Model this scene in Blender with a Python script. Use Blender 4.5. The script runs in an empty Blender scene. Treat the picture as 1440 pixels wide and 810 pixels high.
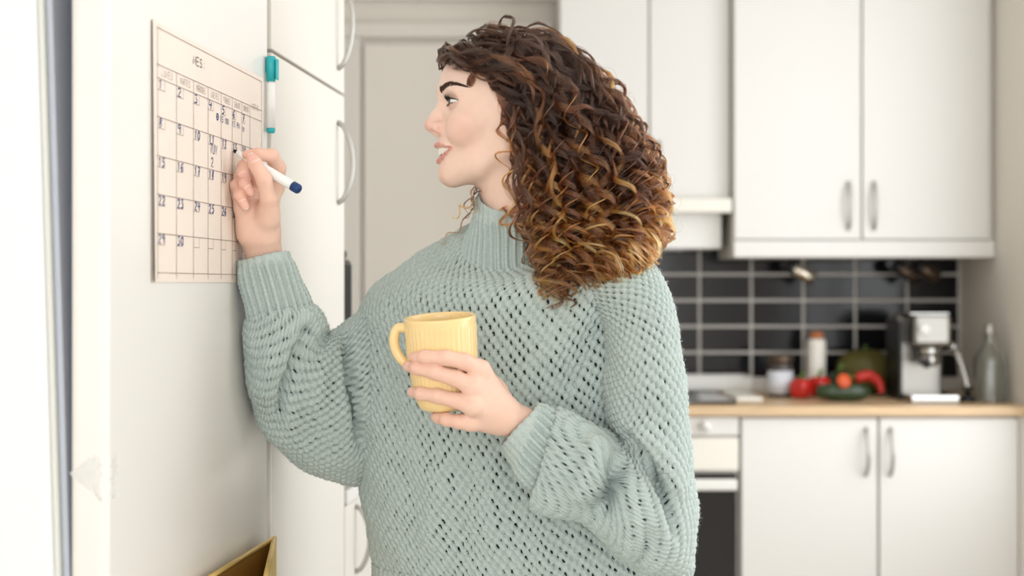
import bpy, bmesh, math, random
import numpy as np
from mathutils import Vector, Matrix
random.seed(7); rng = np.random.default_rng(7)
scene = bpy.context.scene
COL = scene.collection
pi = math.pi

# ------------------------------------------------------------------ camera
CAMZ = 1.25; FPX = 2000.0; HOR = 400.0
cam_d = bpy.data.cameras.new('camera'); cam = bpy.data.objects.new('camera', cam_d); COL.objects.link(cam)
cam.location = (0, 0, CAMZ); cam.rotation_euler = (pi/2, 0, 0)
cam_d.sensor_width = 36; cam_d.lens = 50; cam_d.shift_y = -(405-HOR)/1440
cam_d.clip_start = .05; cam_d.clip_end = 50
cam_d.dof.use_dof = True; cam_d.dof.focus_distance = 1.91; cam_d.dof.aperture_fstop = 3.2
scene.camera = cam
# ------------------------------------------------------------------ world, light, exposure
w = bpy.data.worlds.new('world'); scene.world = w; w.use_nodes = True
w.node_tree.nodes['Background'].inputs[0].default_value = (.93, .97, 1, 1)
w.node_tree.nodes['Background'].inputs[1].default_value = 1.0
def area(name, loc, target, sx, sy, power, col):
    l = bpy.data.lights.new(name, 'AREA'); l.shape = 'RECTANGLE'; l.size = sx; l.size_y = sy; l.energy = power; l.color = col
    o = bpy.data.objects.new(name, l); COL.objects.link(o); o.location = loc
    o.rotation_euler = (Vector(target)-Vector(loc)).to_track_quat('-Z', 'Y').to_euler(); return o
area('window_daylight_rear', (.35, -2.75, 1.38), (.35, 0, 1.3), 2.5, 2.1, 72, (.975, .985, 1))
area('window_daylight_side', (1.66, 2.6, 1.5), (0, 2.6, 1.45), 2.6, 1.8, 42, (.985, .99, 1))
area('window_daylight_left', (-1.48, -.95, 1.6), (0, -.95, 1.55), 1.5, 1.5, 20, (.88, .94, 1))
scene.view_settings.view_transform = 'Standard'; scene.view_settings.look = 'None'
scene.view_settings.exposure = -0.07; scene.view_settings.gamma = 1; scene.view_settings.use_curve_mapping = False

def P(x, y, d):   # a point d metres in front of the lens
    return np.array([(x-720)/FPX*d, d, CAMZ-(y-HOR)/FPX*d])
# ------------------------------------------------------------------ materials
MATS = {}
def S(r, g, b):   # srgb 0-255 -> linear
    f = lambda c: c/12.92 if c <= .04045 else ((c+.055)/1.055)**2.4
    return (f(r/255), f(g/255), f(b/255), 1)
def mat(name, col, rough=.5, metal=0, spec=.5, trans=0, ior=1.45, bump=None, var=None, coat=0, sss=0, sheen=0, attr=None, emit=None):
    m = bpy.data.materials.new(name); m.use_nodes = True; nt = m.node_tree; b = nt.nodes['Principled BSDF']
    b.inputs['Base Color'].default_value = col; b.inputs['Roughness'].default_value = rough
    b.inputs['Metallic'].default_value = metal; b.inputs['Specular IOR Level'].default_value = spec
    b.inputs['Transmission Weight'].default_value = trans; b.inputs['IOR'].default_value = ior
    b.inputs['Coat Weight'].default_value = coat; b.inputs['Coat Roughness'].default_value = .1
    if sss:
        b.inputs['Subsurface Weight'].default_value = sss; b.inputs['Subsurface Radius'].default_value = (1, .35, .18); b.inputs['Subsurface Scale'].default_value = .006
    if sheen:
        b.inputs['Sheen Weight'].default_value = sheen; b.inputs['Sheen Roughness'].default_value = .5; b.inputs['Sheen Tint'].default_value = (.95, 1, .98, 1)
    src = None
    if attr:
        a = nt.nodes.new('ShaderNodeAttribute'); a.attribute_name = attr; src = a.outputs['Color']
    tc = nt.nodes.new('ShaderNodeTexCoord')
    if var:      # (scale, amount, stretch)
        n = nt.nodes.new('ShaderNodeTexNoise'); n.inputs['Scale'].default_value = var[0]; n.inputs['Detail'].default_value = 4
        mp = nt.nodes.new('ShaderNodeMapping'); mp.inputs['Scale'].default_value = var[2] if len(var) > 2 else (1, 1, 1)
        nt.links.new(tc.outputs['Object'], mp.inputs[0]); nt.links.new(mp.outputs[0], n.inputs['Vector'])
        hsv = nt.nodes.new('ShaderNodeHueSaturation'); mr = nt.nodes.new('ShaderNodeMapRange')
        mr.inputs['From Min'].default_value = .3; mr.inputs['From Max'].default_value = .7
        mr.inputs['To Min'].default_value = 1-var[1]; mr.inputs['To Max'].default_value = 1+var[1]
        nt.links.new(n.outputs[0], mr.inputs[0]); nt.links.new(mr.outputs[0], hsv.inputs['Value'])
        if src: nt.links.new(src, hsv.inputs['Color'])
        else: hsv.inputs['Color'].default_value = col
        src = hsv.outputs[0]
    if src: nt.links.new(src, b.inputs['Base Color'])
    if bump:     # (scale, strength, distance)
        n = nt.nodes.new('ShaderNodeTexNoise'); n.inputs['Scale'].default_value = bump[0]; n.inputs['Detail'].default_value = 3
        nt.links.new(tc.outputs['Object'], n.inputs['Vector'])
        bp = nt.nodes.new('ShaderNodeBump'); bp.inputs['Strength'].default_value = bump[1]; bp.inputs['Distance'].default_value = bump[2]
        nt.links.new(n.outputs[0], bp.inputs['Height']); nt.links.new(bp.outputs[0], b.inputs['Normal'])
    if emit: b.inputs['Emission Color'].default_value = col; b.inputs['Emission Strength'].default_value = emit
    MATS[name] = m; return m
WARM = S(236, 231, 222)
M_wall = mat('wall_paint', S(232, 226, 216), .8, bump=(220, .08, .001))
M_ceil = mat('ceiling_paint', S(240, 238, 233), .9, bump=(150, .05, .001))
M_floor = mat('floor_laminate', S(206, 198, 186), .45, var=(6, .10, (1, 12, 1)))
M_cab = mat('cabinet_white_laminate', S(230, 228, 224), .38, spec=.4, bump=(90, .02, .0005))
M_cabin = mat('cabinet_carcass_white', S(226, 222, 214), .5, bump=(90, .02, .0005))
M_tall = mat('tall_cabinet_cream', S(227, 223, 214), .4, spec=.4, bump=(90, .02, .0005))
M_fridge = mat('fridge_white_enamel', S(240, 237, 232), .2, spec=.35, bump=(40, .015, .0006))
M_fside = mat('fridge_side_white', S(246, 246, 246), .4, bump=(120, .03, .0004))
M_gasket = mat('fridge_gasket_grey', S(188, 194, 206), .55, bump=(200, .05, .0005))
M_gasketl = mat('fridge_gasket_pale', S(226, 228, 222), .55, bump=(200, .05, .0005))
M_steel = mat('brushed_steel', S(150, 147, 141), .34, 1, bump=(400, .05, .0003))
M_chrome = mat('chrome', S(196, 195, 192), .12, 1, var=(30, .03))
M_handle = mat('satin_handle', S(190, 188, 182), .35, .9, var=(60, .04))
M_handlew = mat('pale_satin_handle', S(182, 180, 174), .4, .75, var=(60, .04))
M_tile = mat('tile_black_glaze', S(20, 20, 23), .12, spec=.4, bump=(9, .12, .004), var=(3, .25))
M_grout = mat('tile_grout_grey', S(204, 199, 192), .85, bump=(300, .2, .001))
M_wood = mat('worktop_beech', S(214, 184, 146), .35, var=(9, .14, (1, 14, 14)), bump=(60, .05, .0006))
M_black = mat('black_plastic', S(24, 24, 25), .35, bump=(200, .04, .0003))
M_blackglass = mat('black_glass', S(30, 29, 29), .08, var=(5, .08))
M_white = mat('white_plastic', S(238, 237, 233), .4, bump=(120, .02, .0003))
M_cream = mat('cream_enamel', S(240, 236, 225), .35, bump=(120, .02, .0003))
M_paper = mat('calendar_paper', S(241, 228, 216), .75, bump=(300, .04, .0003), var=(14, .015))
M_ink = mat('printed_line_brown', S(160, 140, 130), .8, var=(40, .1))
M_inkd = mat('printed_letter_dark', S(84, 78, 78), .8, var=(40, .1))
M_blue = mat('blue_marker_ink', S(52, 78, 132), .7, var=(60, .2))
M_teal = mat('teal_plastic', S(42, 178, 184), .35, var=(60, .05))
M_penw = mat('pen_white_plastic', S(244, 243, 240), .28, var=(60, .02))
M_penb = mat('pen_blue_cap', S(22, 58, 112), .35, var=(60, .08))
M_nib = mat('pen_felt_tip', S(28, 28, 34), .8, var=(200, .2))
M_gold = mat('polished_gold', S(238, 206, 132), .42, 1, var=(20, .06))
M_tape = mat('clear_tape', (.93, .93, .92, 1), .22, spec=.5, bump=(70, .5, .002))
M_tape.node_tree.nodes['Principled BSDF'].inputs['Alpha'].default_value = .42
M_mug = mat('mug_yellow_glaze', S(247, 216, 156), .24, spec=.5, coat=.3, var=(30, .03), bump=(90, .03, .0004))
M_mugin = mat('mug_inside_glaze', S(238, 204, 134), .22, coat=.3, var=(30, .03))
M_glass = mat('clear_glass', (.95, .98, .96, 1), .03, trans=1, ior=1.45, var=(5, .01))
M_red = mat('red_pepper_skin', S(196, 34, 26), .25, coat=.3, var=(20, .15))
M_green = mat('dark_green_skin', S(40, 58, 32), .3, coat=.2, var=(24, .25))
M_olive = mat('olive_melon_skin', S(92, 86, 38), .5, var=(18, .3), bump=(60, .2, .002))
M_stem = mat('green_stem', S(96, 120, 52), .6, var=(40, .2))
M_orange = mat('orange_flesh', S(206, 84, 36), .4, var=(40, .15))
M_label = mat('jar_label_pale', S(214, 218, 226), .6, var=(60, .06))
M_jar = mat('smoked_jar_glass', S(70, 62, 56), .08, var=(12, .2))
M_terra = mat('terracotta_lid', S(178, 108, 66), .6, var=(40, .12))
M_lamp = mat('spotlight_metal', S(206, 198, 182), .25, 1, var=(40, .05))
M_lampd = mat('spotlight_dark_bronze', S(96, 80, 68), .4, .8, var=(40, .05))
# ------------------------------------------------------------------ builders
def tag(o, label=None, cat=None, group=None, kind=None):
    if label: o['label'] = label
    if cat: o['category'] = cat
    if group: o['group'] = group
    if kind: o['kind'] = kind
    return o
def empty(name, loc=(0, 0, 0), label=None, cat=None, group=None, kind=None):
    o = bpy.data.objects.new(name, None); COL.objects.link(o); o.location = loc; o.empty_display_size = .05
    return tag(o, label, cat, group, kind)
def link(name, me, m, parent=None, smooth=False):
    if m is not None: me.materials.append(m)
    o = bpy.data.objects.new(name, me); COL.objects.link(o)
    if parent is not None:
        o.parent = parent
        o.matrix_parent_inverse = Matrix.Translation(-WLOC(parent))
    if smooth: me.polygons.foreach_set('use_smooth', np.ones(len(me.polygons), dtype=bool))
    return o
def WLOC(o): return Vector(o.location) if o.type == 'EMPTY' else Vector((0, 0, 0))
def np_mesh(name, V, F, m, parent=None, smooth=True, col=None):
    V = np.ascontiguousarray(V, dtype=np.float32); F = np.asarray(F, dtype=np.int32)
    me = bpy.data.meshes.new(name); k = F.shape[1]
    me.vertices.add(len(V)); me.vertices.foreach_set('co', V.ravel())
    me.loops.add(F.size); me.loops.foreach_set('vertex_index', F.ravel())
    me.polygons.add(len(F)); me.polygons.foreach_set('loop_start', np.arange(0, F.size, k, dtype=np.int32))
    me.polygons.foreach_set('loop_total', np.full(len(F), k, dtype=np.int32))
    me.update(calc_edges=True)
    if col is not None:
        a = me.color_attributes.new('col', 'FLOAT_COLOR', 'POINT')
        c = np.ones((len(V), 4), np.float32); c[:, :col.shape[1]] = col; a.data.foreach_set('color', c.ravel())
    return link(name, me, m, parent, smooth)
def bm_obj(name, bm, m, parent=None, smooth=False):
    me = bpy.data.meshes.new(name); bmesh.ops.recalc_face_normals(bm, faces=bm.faces); bm.to_mesh(me); bm.free()
    return link(name, me, m, parent, smooth)
def box_bm(bm, lo, hi, bev=0, fn=None, seg=2):
    r = bmesh.ops.create_cube(bm, size=1); vs = r['verts']
    for v in vs: v.co = Vector([lo[i]+(v.co[i]+.5)*(hi[i]-lo[i]) for i in range(3)])
    if bev:
        es = list({e for v in vs for e in v.link_edges})
        g = bmesh.ops.bevel(bm, geom=es, offset=bev, segments=seg, affect='EDGES', profile=.5)
        vs = list({v for f in g['faces'] for v in f.verts} | {v for v in vs if v.is_valid})
    if fn:
        for v in vs: v.co = Vector(fn(*v.co))
    return vs
def box(name, lo, hi, m, parent=None, bev=.002, fn=None, seg=2):
    bm = bmesh.new(); box_bm(bm, lo, hi, bev, fn, seg); return bm_obj(name, bm, m, parent)
def tube_arr(pts, rad, n=10, caps=True):
    pts = np.asarray(pts, float); N = len(pts); rad = np.broadcast_to(np.asarray(rad, float), (N,))
    T = np.gradient(pts, axis=0); T /= np.linalg.norm(T, axis=1)[:, None]+1e-12
    a = np.array([0, 0, 1.]) if abs(T[0][2]) < .9 else np.array([1., 0, 0])
    u = np.cross(T[0], a); u /= np.linalg.norm(u); V = []
    th = np.linspace(0, 2*pi, n, endpoint=False)
    for i in range(N):
        u = u-np.dot(u, T[i])*T[i]; u /= np.linalg.norm(u); v = np.cross(T[i], u)
        V.append(pts[i]+rad[i]*(np.cos(th)[:, None]*u+np.sin(th)[:, None]*v))
    V = np.concatenate(V); F = []
    for i in range(N-1):
        for j in range(n): F.append((i*n+j, i*n+(j+1) % n, (i+1)*n+(j+1) % n, (i+1)*n+j))
    return V, F, N, n
def tube(name, pts, rad, m, parent=None, n=10):
    V, F, N, n = tube_arr(pts, rad, n)
    F = [tuple(f) for f in F]+[tuple(range(n))[::-1], tuple((N-1)*n+j for j in range(n))]
    me = bpy.data.meshes.new(name); me.from_pydata([tuple(v) for v in V], [], F); me.update()
    return link(name, me, m, parent, True)
def lathe(name, prof, m, parent=None, n=24, c=(0, 0, 0), axis=(0, 0, 1), fn=None):
    q = Vector((0, 0, 1)).rotation_difference(Vector(axis)); V = []; F = []
    K = len(prof)
    for i, (r, z) in enumerate(prof):
        for j in range(n):
            t = 2*pi*j/n; rr = r*(fn(t, z) if fn else 1)
            v = q @ Vector((rr*math.cos(t), rr*math.sin(t), z)); V.append((v.x+c[0], v.y+c[1], v.z+c[2]))
    for i in range(K-1):
        for j in range(n): F.append((i*n+j, i*n+(j+1) % n, (i+1)*n+(j+1) % n, (i+1)*n+j))
    F.append(tuple(range(n))[::-1]); F.append(tuple((K-1)*n+j for j in range(n)))
    me = bpy.data.meshes.new(name); me.from_pydata(V, [], F); me.update()
    o = link(name, me, m, parent, True)
    return o
def catmull(pts, n):
    pts = np.asarray(pts, float); q = np.vstack([2*pts[0]-pts[1], pts, 2*pts[-1]-pts[-2]])
    out = []
    for t in np.linspace(0, len(pts)-1, n):
        i = min(int(t), len(pts)-2); f = t-i; a, b, c, d = q[i:i+4]
        out.append(.5*((2*b)+(-a+c)*f+(2*a-5*b+4*c-d)*f*f+(-a+3*b-3*c+d)*f**3))
    return np.array(out)
# ================================================================== ROOM
YB = 4.72; XR = 1.487; XL = -1.3; YR = -2.6; ZC = 2.5
box('floor', (XL-.1, YR-.1, -.06), (XR+.1, YB+.1, 0), M_floor, bev=0)['kind'] = 'structure'
box('ceiling', (XL-.1, YR-.1, ZC), (XR+.1, YB+.1, ZC+.06), M_ceil, bev=0)['kind'] = 'structure'
def wall(name, axis, at, lo, hi, holes, th=.1, m=M_wall):
    """a wall slab across the room (axis 'y') or along it (axis 'x') with rectangular openings"""
    bm = bmesh.new(); cuts = sorted({lo, hi}|{h[0] for h in holes}|{h[1] for h in holes})
    for a, b in zip(cuts[:-1], cuts[1:]):
        hs = [h for h in holes if h[0] <= a and h[1] >= b]
        spans = [(0, ZC)] if not hs else [(0, hs[0][2]), (hs[0][3], ZC)]
        for z0, z1 in spans:
            if z1-z0 < 1e-4: continue
            if axis == 'y': box_bm(bm, (a, min(at, at+th), z0), (b, max(at, at+th), z1))
            else: box_bm(bm, (min(at, at+th), a, z0), (max(at, at+th), b, z1))
    o = bm_obj(name, bm, m); o['kind'] = 'structure'; return o
wall('wall_back', 'y', YB, XL-.1, XR+.1, [])
wall('wall_right', 'x', XR, YR, YB, [(1.3, 3.95, .6, 2.4)])
wall('wall_left', 'x', XL, YR, YB, [(-1.75, -.15, .8, 2.4)], -.1)
wall('wall_rear', 'y', YR, XL-.1, XR+.1, [(-.95, 1.35, .3, 2.4)], -.1)
def window_frame(name, axis, at, a, b, z0, z1):
    root = empty(name, ((a+b)/2, at, z0) if axis == 'y' else (at, (a+b)/2, z0), kind='structure')
    def bar(nm, p0, p1, q0, q1):
        if axis == 'y': box(nm, (p0, at-.03, q0), (p1, at+.03, q1), M_white, root, .003)
        else: box(nm, (at-.03, p0, q0), (at+.03, p1, q1), M_white, root, .003)
    bar('window_frame', a, b, z0, z0+.05); bar('window_frame', a, b, z1-.05, z1)
    bar('window_frame', a, a+.05, z0+.05, z1-.05); bar('window_frame', b-.05, b, z0+.05, z1-.05)
    bar('mullion', (a+b)/2-.03, (a+b)/2+.03, z0+.05, z1-.05)
window_frame('window_1', 'y', YR-.05, -.95, 1.35, .3, 2.4)
window_frame('window_2', 'x', XR+.05, 1.3, 3.95, .6, 2.4)
window_frame('window_3', 'x', XL-.05, -1.75, -.15, .8, 2.4)
# interior door in the back wall (left of the kitchen units)
dr = empty('door_1', (-.12, YB, 0), kind='structure')
box('door_leaf', (-.49, YB-.022, .01), (.12, YB-.001, 2.045), M_wall, dr, .003)
box('casing', (-.575, YB-.04, 0), (-.50, YB-.001, 2.062), M_cabin, dr, .004)
box('casing', (-.575, YB-.04, 2.064), (.135, YB-.001, 2.112), M_cabin, dr, .004)
tube('door_handle', catmull([(.07, YB-.02, 1.02), (.07, YB-.06, 1.02), (.0, YB-.065, 1.02), (-.04, YB-.065, 1.02)], 14), .008, M_steel, dr)
box('trim_1', (XL+.01, YB-.06, 2.185), (.15, YB-.001, 2.26), M_ceil, None, .006)['kind'] = 'structure'
# ---- tiled backsplash
TW, TH = .1715, .0858
bs = box('wall_backsplash', (.1, YB-.012, .9), (XR-.001, YB-.0005, 1.42), M_grout, None, 0); bs['kind'] = 'structure'
base_me = None
for c in range(8):
    for r in range(6):
        x1 = 1.478-c*TW; z0 = 1.25-(495.5-HOR)/FPX*4.7+(r-1)*TH
        lo = (x1-TW+.0052, YB-.019, z0+.0052); hi = (x1-.0052, YB-.0125, z0+TH-.0052)
        if base_me is None:
            t0 = box('tile', tuple(-(h-l)/2 for l, h in zip(lo, hi)), tuple((h-l)/2 for l, h in zip(lo, hi)), M_tile, None, .0016, seg=1)
            base_me = t0.data; o = t0
        else:
            o = bpy.data.objects.new('tile', base_me); COL.objects.link(o)
        o.location = [(l+h)/2 for l, h in zip(lo, hi)]; o.parent = bs
        o.rotation_euler = (random.uniform(-.006, .006), 0, random.uniform(-.006, .006))
# ================================================================== KITCHEN RUN AT THE BACK
def bow(name, p0, p1, out, r, m, parent, n=18, flat=1):
    p0, p1, out = map(lambda q: np.array(q, float), (p0, p1, out))
    t = np.linspace(0, 1, n)
    pts = p0+(p1-p0)*t[:, None]+out*(np.sin(pi*t)**.55)[:, None]
    return tube(name, pts, r, m, parent, 8)
YF = 4.10                     # front of the base units
wt = box('worktop', (.02, YF-.02, .872), (XR-.002, YB-.02, .90), M_wood, None, .004)
tag(wt, 'long pale wooden worktop running under the black tiles', 'worktop')
def base_unit(x0, x1, hx, label):
    r = empty('base_cabinet', ((x0+x1)/2, YF+.3, 0), label, 'cabinet', 'base cabinets under the wooden worktop')
    box('body', (x0, YF+.02, .1), (x1, YB-.03, .87), M_cabin, r, .001)
    box('plinth', (x0, YF+.06, 0), (x1, YF+.08, .099), M_cab, r, .001)
    d = box('door', (x0+.002, YF, .11), (x1-.002, YF+.0195, .864), M_cab, r, .003)
    bow('handle', (hx, YF-.001, .835), (hx, YF-.001, .70), (0, -.028, 0), .006, M_handle, d)
base_unit(.660, 1.055, 1.021, 'white base cabinet beside the oven with its handle at the right')
base_unit(1.058, 1.462, 1.091, 'white base cabinet next to the right wall with its handle at the left')
tag(box('filler_strip', (1.464, YF+.004, .1), (XR-.002, YF+.022, .87), M_cabin, None, .001), 'narrow white filler strip between cabinet and right wall', 'panel')
# oven under the worktop
ov = empty('built_in_oven', (.36, YF+.3, 0), 'white built-in oven with knobs and black glass door behind the person', 'oven')
box('body', (.058, YF+.02, .1), (.655, YB-.03, .87), M_cabin, ov, .001)
cp = box('control_panel', (.06, YF, .815), (.654, YF+.0195, .868), M_cab, ov, .003)
for i in range(6):
    cx = .14+i*.083
    kn = lathe('knob', [(.001, .0), (.016, 0), (.015, .016), (.012, .02), (.001, .02)], M_white, cp, 20, (cx, YF-.0005, .842), (0, -1, 0))
    box('knob_grip', (-.003, -.012, -.014), (.003, -.0005, .014), M_handle, kn, .001, fn=lambda a, b, c, X=cx: (X+a*.8-c*.6, YF-.0195+b, .842+a*.6+c*.8))
box('drawer_panel', (.06, YF, .712), (.654, YF+.0195, .808), M_cream, ov, .004)
od = box('oven_door', (.06, YF, .12), (.648, YF+.0195, .704), M_blackglass, ov, .004)
box('door_handle', (.10, YF-.05, .662), (.642, YF-.03, .694), M_white, od, .006)
for x in (.12, .60): box('handle_post', (x, YF-.031, .668), (x+.02, YF-.0005, .688), M_white, od, .002)
box('plinth', (.06, YF+.06, 0), (.654, YF+.08, .099), M_cab, ov, .001)
# hob on the worktop
hb = empty('hob', (.33, 4.38, .9), 'black glass hob set on the wooden worktop', 'hob')
box('glass_plate', (.06, 4.16, .9005), (.655, 4.60, .908), M_blackglass, hb, .002)
for x, y, r in ((.2, 4.28, .08), (.5, 4.28, .07), (.2, 4.48, .07), (.5, 4.48, .09)):
    lathe('cooking_zone', [(r-.004, 0), (r-.004, .0006), (r, .0006), (r, 0)], M_handle, hb, 40, (x, y, .9082))
tr = empty('baking_tray', (.5, 4.62, .9), 'long white shallow tray standing at the back of the hob', 'tray')
box('tray_base', (.14, 4.555, .910), (.77, 4.69, .916), M_white, tr, .002)
box('tray_rim', (.14, 4.555, .9165), (.77, 4.565, .955), M_white, tr, .003)
box('tray_rim', (.14, 4.68, .9165), (.77, 4.69, .955), M_white, tr, .003)
box('tray_rim', (.76, 4.566, .9165), (.77, 4.679, .955), M_white, tr, .003)
tag(box('chopping_board', (.665, 4.22, .9005), (.745, 4.50, .916), M_cream, None, .006), 'small cream board lying on the worktop right of the hob', 'board')
# wall units
YU = 4.37
def wall_unit(x0, x1, z0, yf, doors, rail, label):
    r = empty('wall_cabinet', ((x0+x1)/2, yf+.18, z0), label, 'cabinet', 'white wall cabinets')
    box('body', (x0, yf+.021, z0), (x1, YB-.021, 2.32), M_cabin, r, .001)
    if rail: box('bottom_rail', (x0, yf, z0), (x1, yf+.0205, z0+.052), M_cab, r, .003)
    zb = z0+(.056 if rail else .001)
    for (a, b, hx) in doors:
        d = box('door', (a+.002, yf, zb), (b-.002, yf+.0205, 2.318), M_cab, r, .003)
        if hx: bow('handle', (hx, yf-.001, zb+.03), (hx, yf-.001, zb+.175), (0, -.026, 0), .006, M_handle, d)
    return r
z_r = 1.25-(362-HOR)/FPX*YU
wall_unit(.682, 1.484, z_r, YU, [(.682, 1.074, 1.034), (1.076, 1.468, 1.112)], True, 'large white double-door wall cabinet above the black tiles at right')
z_h = 1.25-(279-HOR)/FPX*4.42
wall_unit(.148, .679, z_h, 4.42, [(.148, .425, .395), (.427, .679, .458)], False, 'white wall cabinet over the cooker hood, behind the curly hair')
hd = empty('cooker_hood', (.41, 4.6, 1.36), 'slim white cooker hood under the wall cabinet left of the double doors', 'cooker hood')
box('hood_front', (.15, 4.37, z_h-.046), (.676, 4.44, z_h-.002), M_cream, hd, .004)
box('hood_body', (.15, 4.445, 1.362), (.655, YB-.021, z_h-.002), M_white, hd, .004)
box('light_panel', (.25, 4.50, 1.358), (.55, 4.62, 1.3615), M_label, hd, .001)
# spot lamps below the double-door cabinet
def spot(x, y, ang, m, label, l=.09):
    r = empty('spotlight', (x, y, z_r), label, 'lamp', 'small spotlights under the wall cabinet')
    lathe('mount', [(.002, 0), (.017, 0), (.017, -.012), (.006, -.014), (.006, -.03), (.002, -.03)], M_black, r, 16, (x, y, z_r-.001))
    ax = np.array([math.sin(ang), -.25, -math.cos(ang)]); ax /= np.linalg.norm(ax)
    c = np.array([x, y, z_r-.034])-ax*.02
    lathe('lamp_head', [(.003, 0), (.019, .002), (.021, .01), (.021, l), (.018, l), (.016, l-.006), (.002, l-.008)], m, r, 24, c, ax)
    lathe('rear_cap', [(.002, -.016), (.014, -.014), (.0215, .004), (.0215, .02), (.02, .02), (.018, .004), (.002, .003)], M_black, r, 20, c, ax)
spot(.905, 4.55, 1.05, M_lamp, 'bright tilted metal spotlight hanging below the double-door wall cabinet')
spot(1.255, 4.58, .95, M_lampd, 'left one of two dark bronze spotlights under the wall cabinet', .075)
spot(1.325, 4.58, .95, M_lampd, 'right one of two dark bronze spotlights under the wall cabinet', .075)
# ---- things on the worktop
ZT = .9005
def onwt(x, d): return ((x-720)/FPX*d, d, ZT)
c = onwt(1097, 4.42); j = empty('storage_jar', c, 'dark glass storage jar with pale label on the worktop', 'jar')
lathe('jar_body', [(.002, 0), (.036, 0), (.038, .006), (.038, .09), (.034, .102), (.034, .108), (.002, .108)], M_jar, j, 28, c)
lathe('lid', [(.002, .109), (.039, .109), (.040, .113), (.040, .126), (.037, .129), (.002, .129)], M_lampd, j, 28, c)
lathe('jar_label', [(.0385, .012), (.0392, .012), (.0392, .082), (.0385, .082)], M_label, j, 28, c)
c = onwt(1148, 4.56); j = empty('spice_mill', c, 'tall white mill with a terracotta top behind the red peppers', 'mill')
lathe('mill_body', [(.002, 0), (.031, 0), (.033, .01), (.030, .08), (.030, .165), (.026, .175), (.002, .176)], M_cream, j, 28, c)
lathe('mill_top', [(.002, .177), (.022, .177), (.025, .186), (.020, .196), (.002, .2)], M_terra, j, 28, c)
def pepper(c, r, h, m, label, ax=(0, 0, 1), nm='bell_pepper', cat='pepper'):
    e = empty(nm, c, label, cat, 'vegetables on the worktop')
    prof = [(.002, .08*h), (r*.55, .02*h), (r*.9, .16*h), (r, .42*h), (r*.98, .68*h), (r*.75, .92*h), (r*.35, .97*h), (.004, .88*h)]
    prof = [tuple(p) for p in catmull(prof, 22)]
    lathe('fruit', prof, m, e, 28, c, ax, fn=lambda t, z: 1+.09*math.cos(4*t))
    a = np.array(ax, float); a /= np.linalg.norm(a); b = np.array(c)+a*.86*h
    tube('stalk', [b, b+a*.25*h, b+a*.42*h+np.array([.008, 0, .002])], [.006, .005, .006], M_stem, e)
    return e
pepper(onwt(1127, 4.36), .033, .062, M_red, 'small red bell pepper beside the jar on the worktop')
pepper(onwt(1152, 4.40), .034, .066, M_red, 'red bell pepper in front of the white mill')
pepper((1.03, 4.47, ZT+.002), .036, .075, M_green, 'dark green bell pepper behind the courgette')
cz = onwt(1186, 4.27)
tw = catmull([P(1148, 546, 4.26), P(1165, 547, 4.25), P(1188, 546, 4.25), P(1208, 547, 4.25), P(1220, 548, 4.26)], 16); tw[:, 2] = ZT+.0285
t_ = tube('courgette', tw, .028*np.sin(np.linspace(.25, pi-.25, 16))**.4, M_green, None, 16)
tag(t_, 'dark green courgette lying on the worktop between the peppers', 'courgette', 'vegetables on the worktop')
tag(lathe('tomato_slice', [(.001, -.004), (.02, -.004), (.022, 0), (.02, .004), (.001, .004)], M_orange, None, 24, tuple(np.array([P(1186, 536, 4.235)[0], 4.228, ZT+.063])), (.1, -1, .35)), 'orange slice resting against the dark green courgette', 'tomato')
cp_ = catmull([P(1203, 532, 4.40), P(1222, 528, 4.40), P(1236, 538, 4.38), P(1240, 553, 4.36)], 20); cp_[:, 2] = np.maximum(cp_[:, 2], ZT+.018)
ch = empty('chilli_pepper', (cp_[-1][0], 4.36, ZT), 'long curved red chilli pepper on the worktop beside the melon', 'pepper', 'vegetables on the worktop')
tube('fruit', cp_, .020*np.linspace(1, .55, 20)*np.sin(np.linspace(.3, pi-.2, 20))**.3, M_red, ch, 14)
tube('stalk', [cp_[0], cp_[0]+np.array([-.02, 0, .01])], [.006, .004], M_stem, ch)
c = onwt(1216, 4.57)
ml = empty('melon', c, 'large olive green melon at the back of the worktop', 'melon', 'vegetables on the worktop')
mp = [tuple(p) for p in catmull([(.002, .0), (.05, .004), (.086, .045), (.092, .075), (.078, .115), (.04, .138), (.003, .14)], 24)]
lathe('fruit', mp, M_olive, ml, 40, c, fn=lambda t, z: 1+.012*math.cos(12*t))
tube('stalk', [(c[0], c[1], ZT+.138), (c[0]+.004, c[1], ZT+.155)], [.006, .004], M_stem, ml)
# espresso machine
xe = lambda x: (x-720)/FPX*4.25
em = empty('espresso_machine', (xe(1308), 4.36, ZT), 'compact steel espresso machine on the worktop near the right wall', 'coffee machine')
e0, e1 = xe(1276), xe(1341)
box('back_body', (e0, 4.36, ZT), (e1, 4.45, ZT+.255), M_steel, em, .008)
box('side_panel', (e0-.012, 4.30, ZT), (e0-.0005, 4.45, ZT+.24), M_black, em, .004)
box('head', (e0+.018, 4.245, ZT+.165), (e1-.006, 4.359, ZT+.258), M_steel, em, .012)
lathe('group_head', [(.002, 0), (.034, 0), (.034, -.02), (.03, -.028), (.002, -.028)], M_chrome, em, 28, ((e0+e1)/2+.01, 4.30, ZT+.1645))
pf = lathe('portafilter', [(.002, 0), (.032, 0), (.032, -.022), (.024, -.032), (.002, -.034)], M_chrome, em, 28, ((e0+e1)/2+.01, 4.30, ZT+.136))
tube('handle', [((e0+e1)/2-.0, 4.27, ZT+.122), ((e0+e1)/2-.025, 4.22, ZT+.118), ((e0+e1)/2-.035, 4.17, ZT+.115)], [.008, .011, .012], M_black, pf, 12)
box('drip_tray', (e0-.004, 4.20, ZT), (e1+.004, 4.355, ZT+.022), M_chrome, em, .005)
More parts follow.
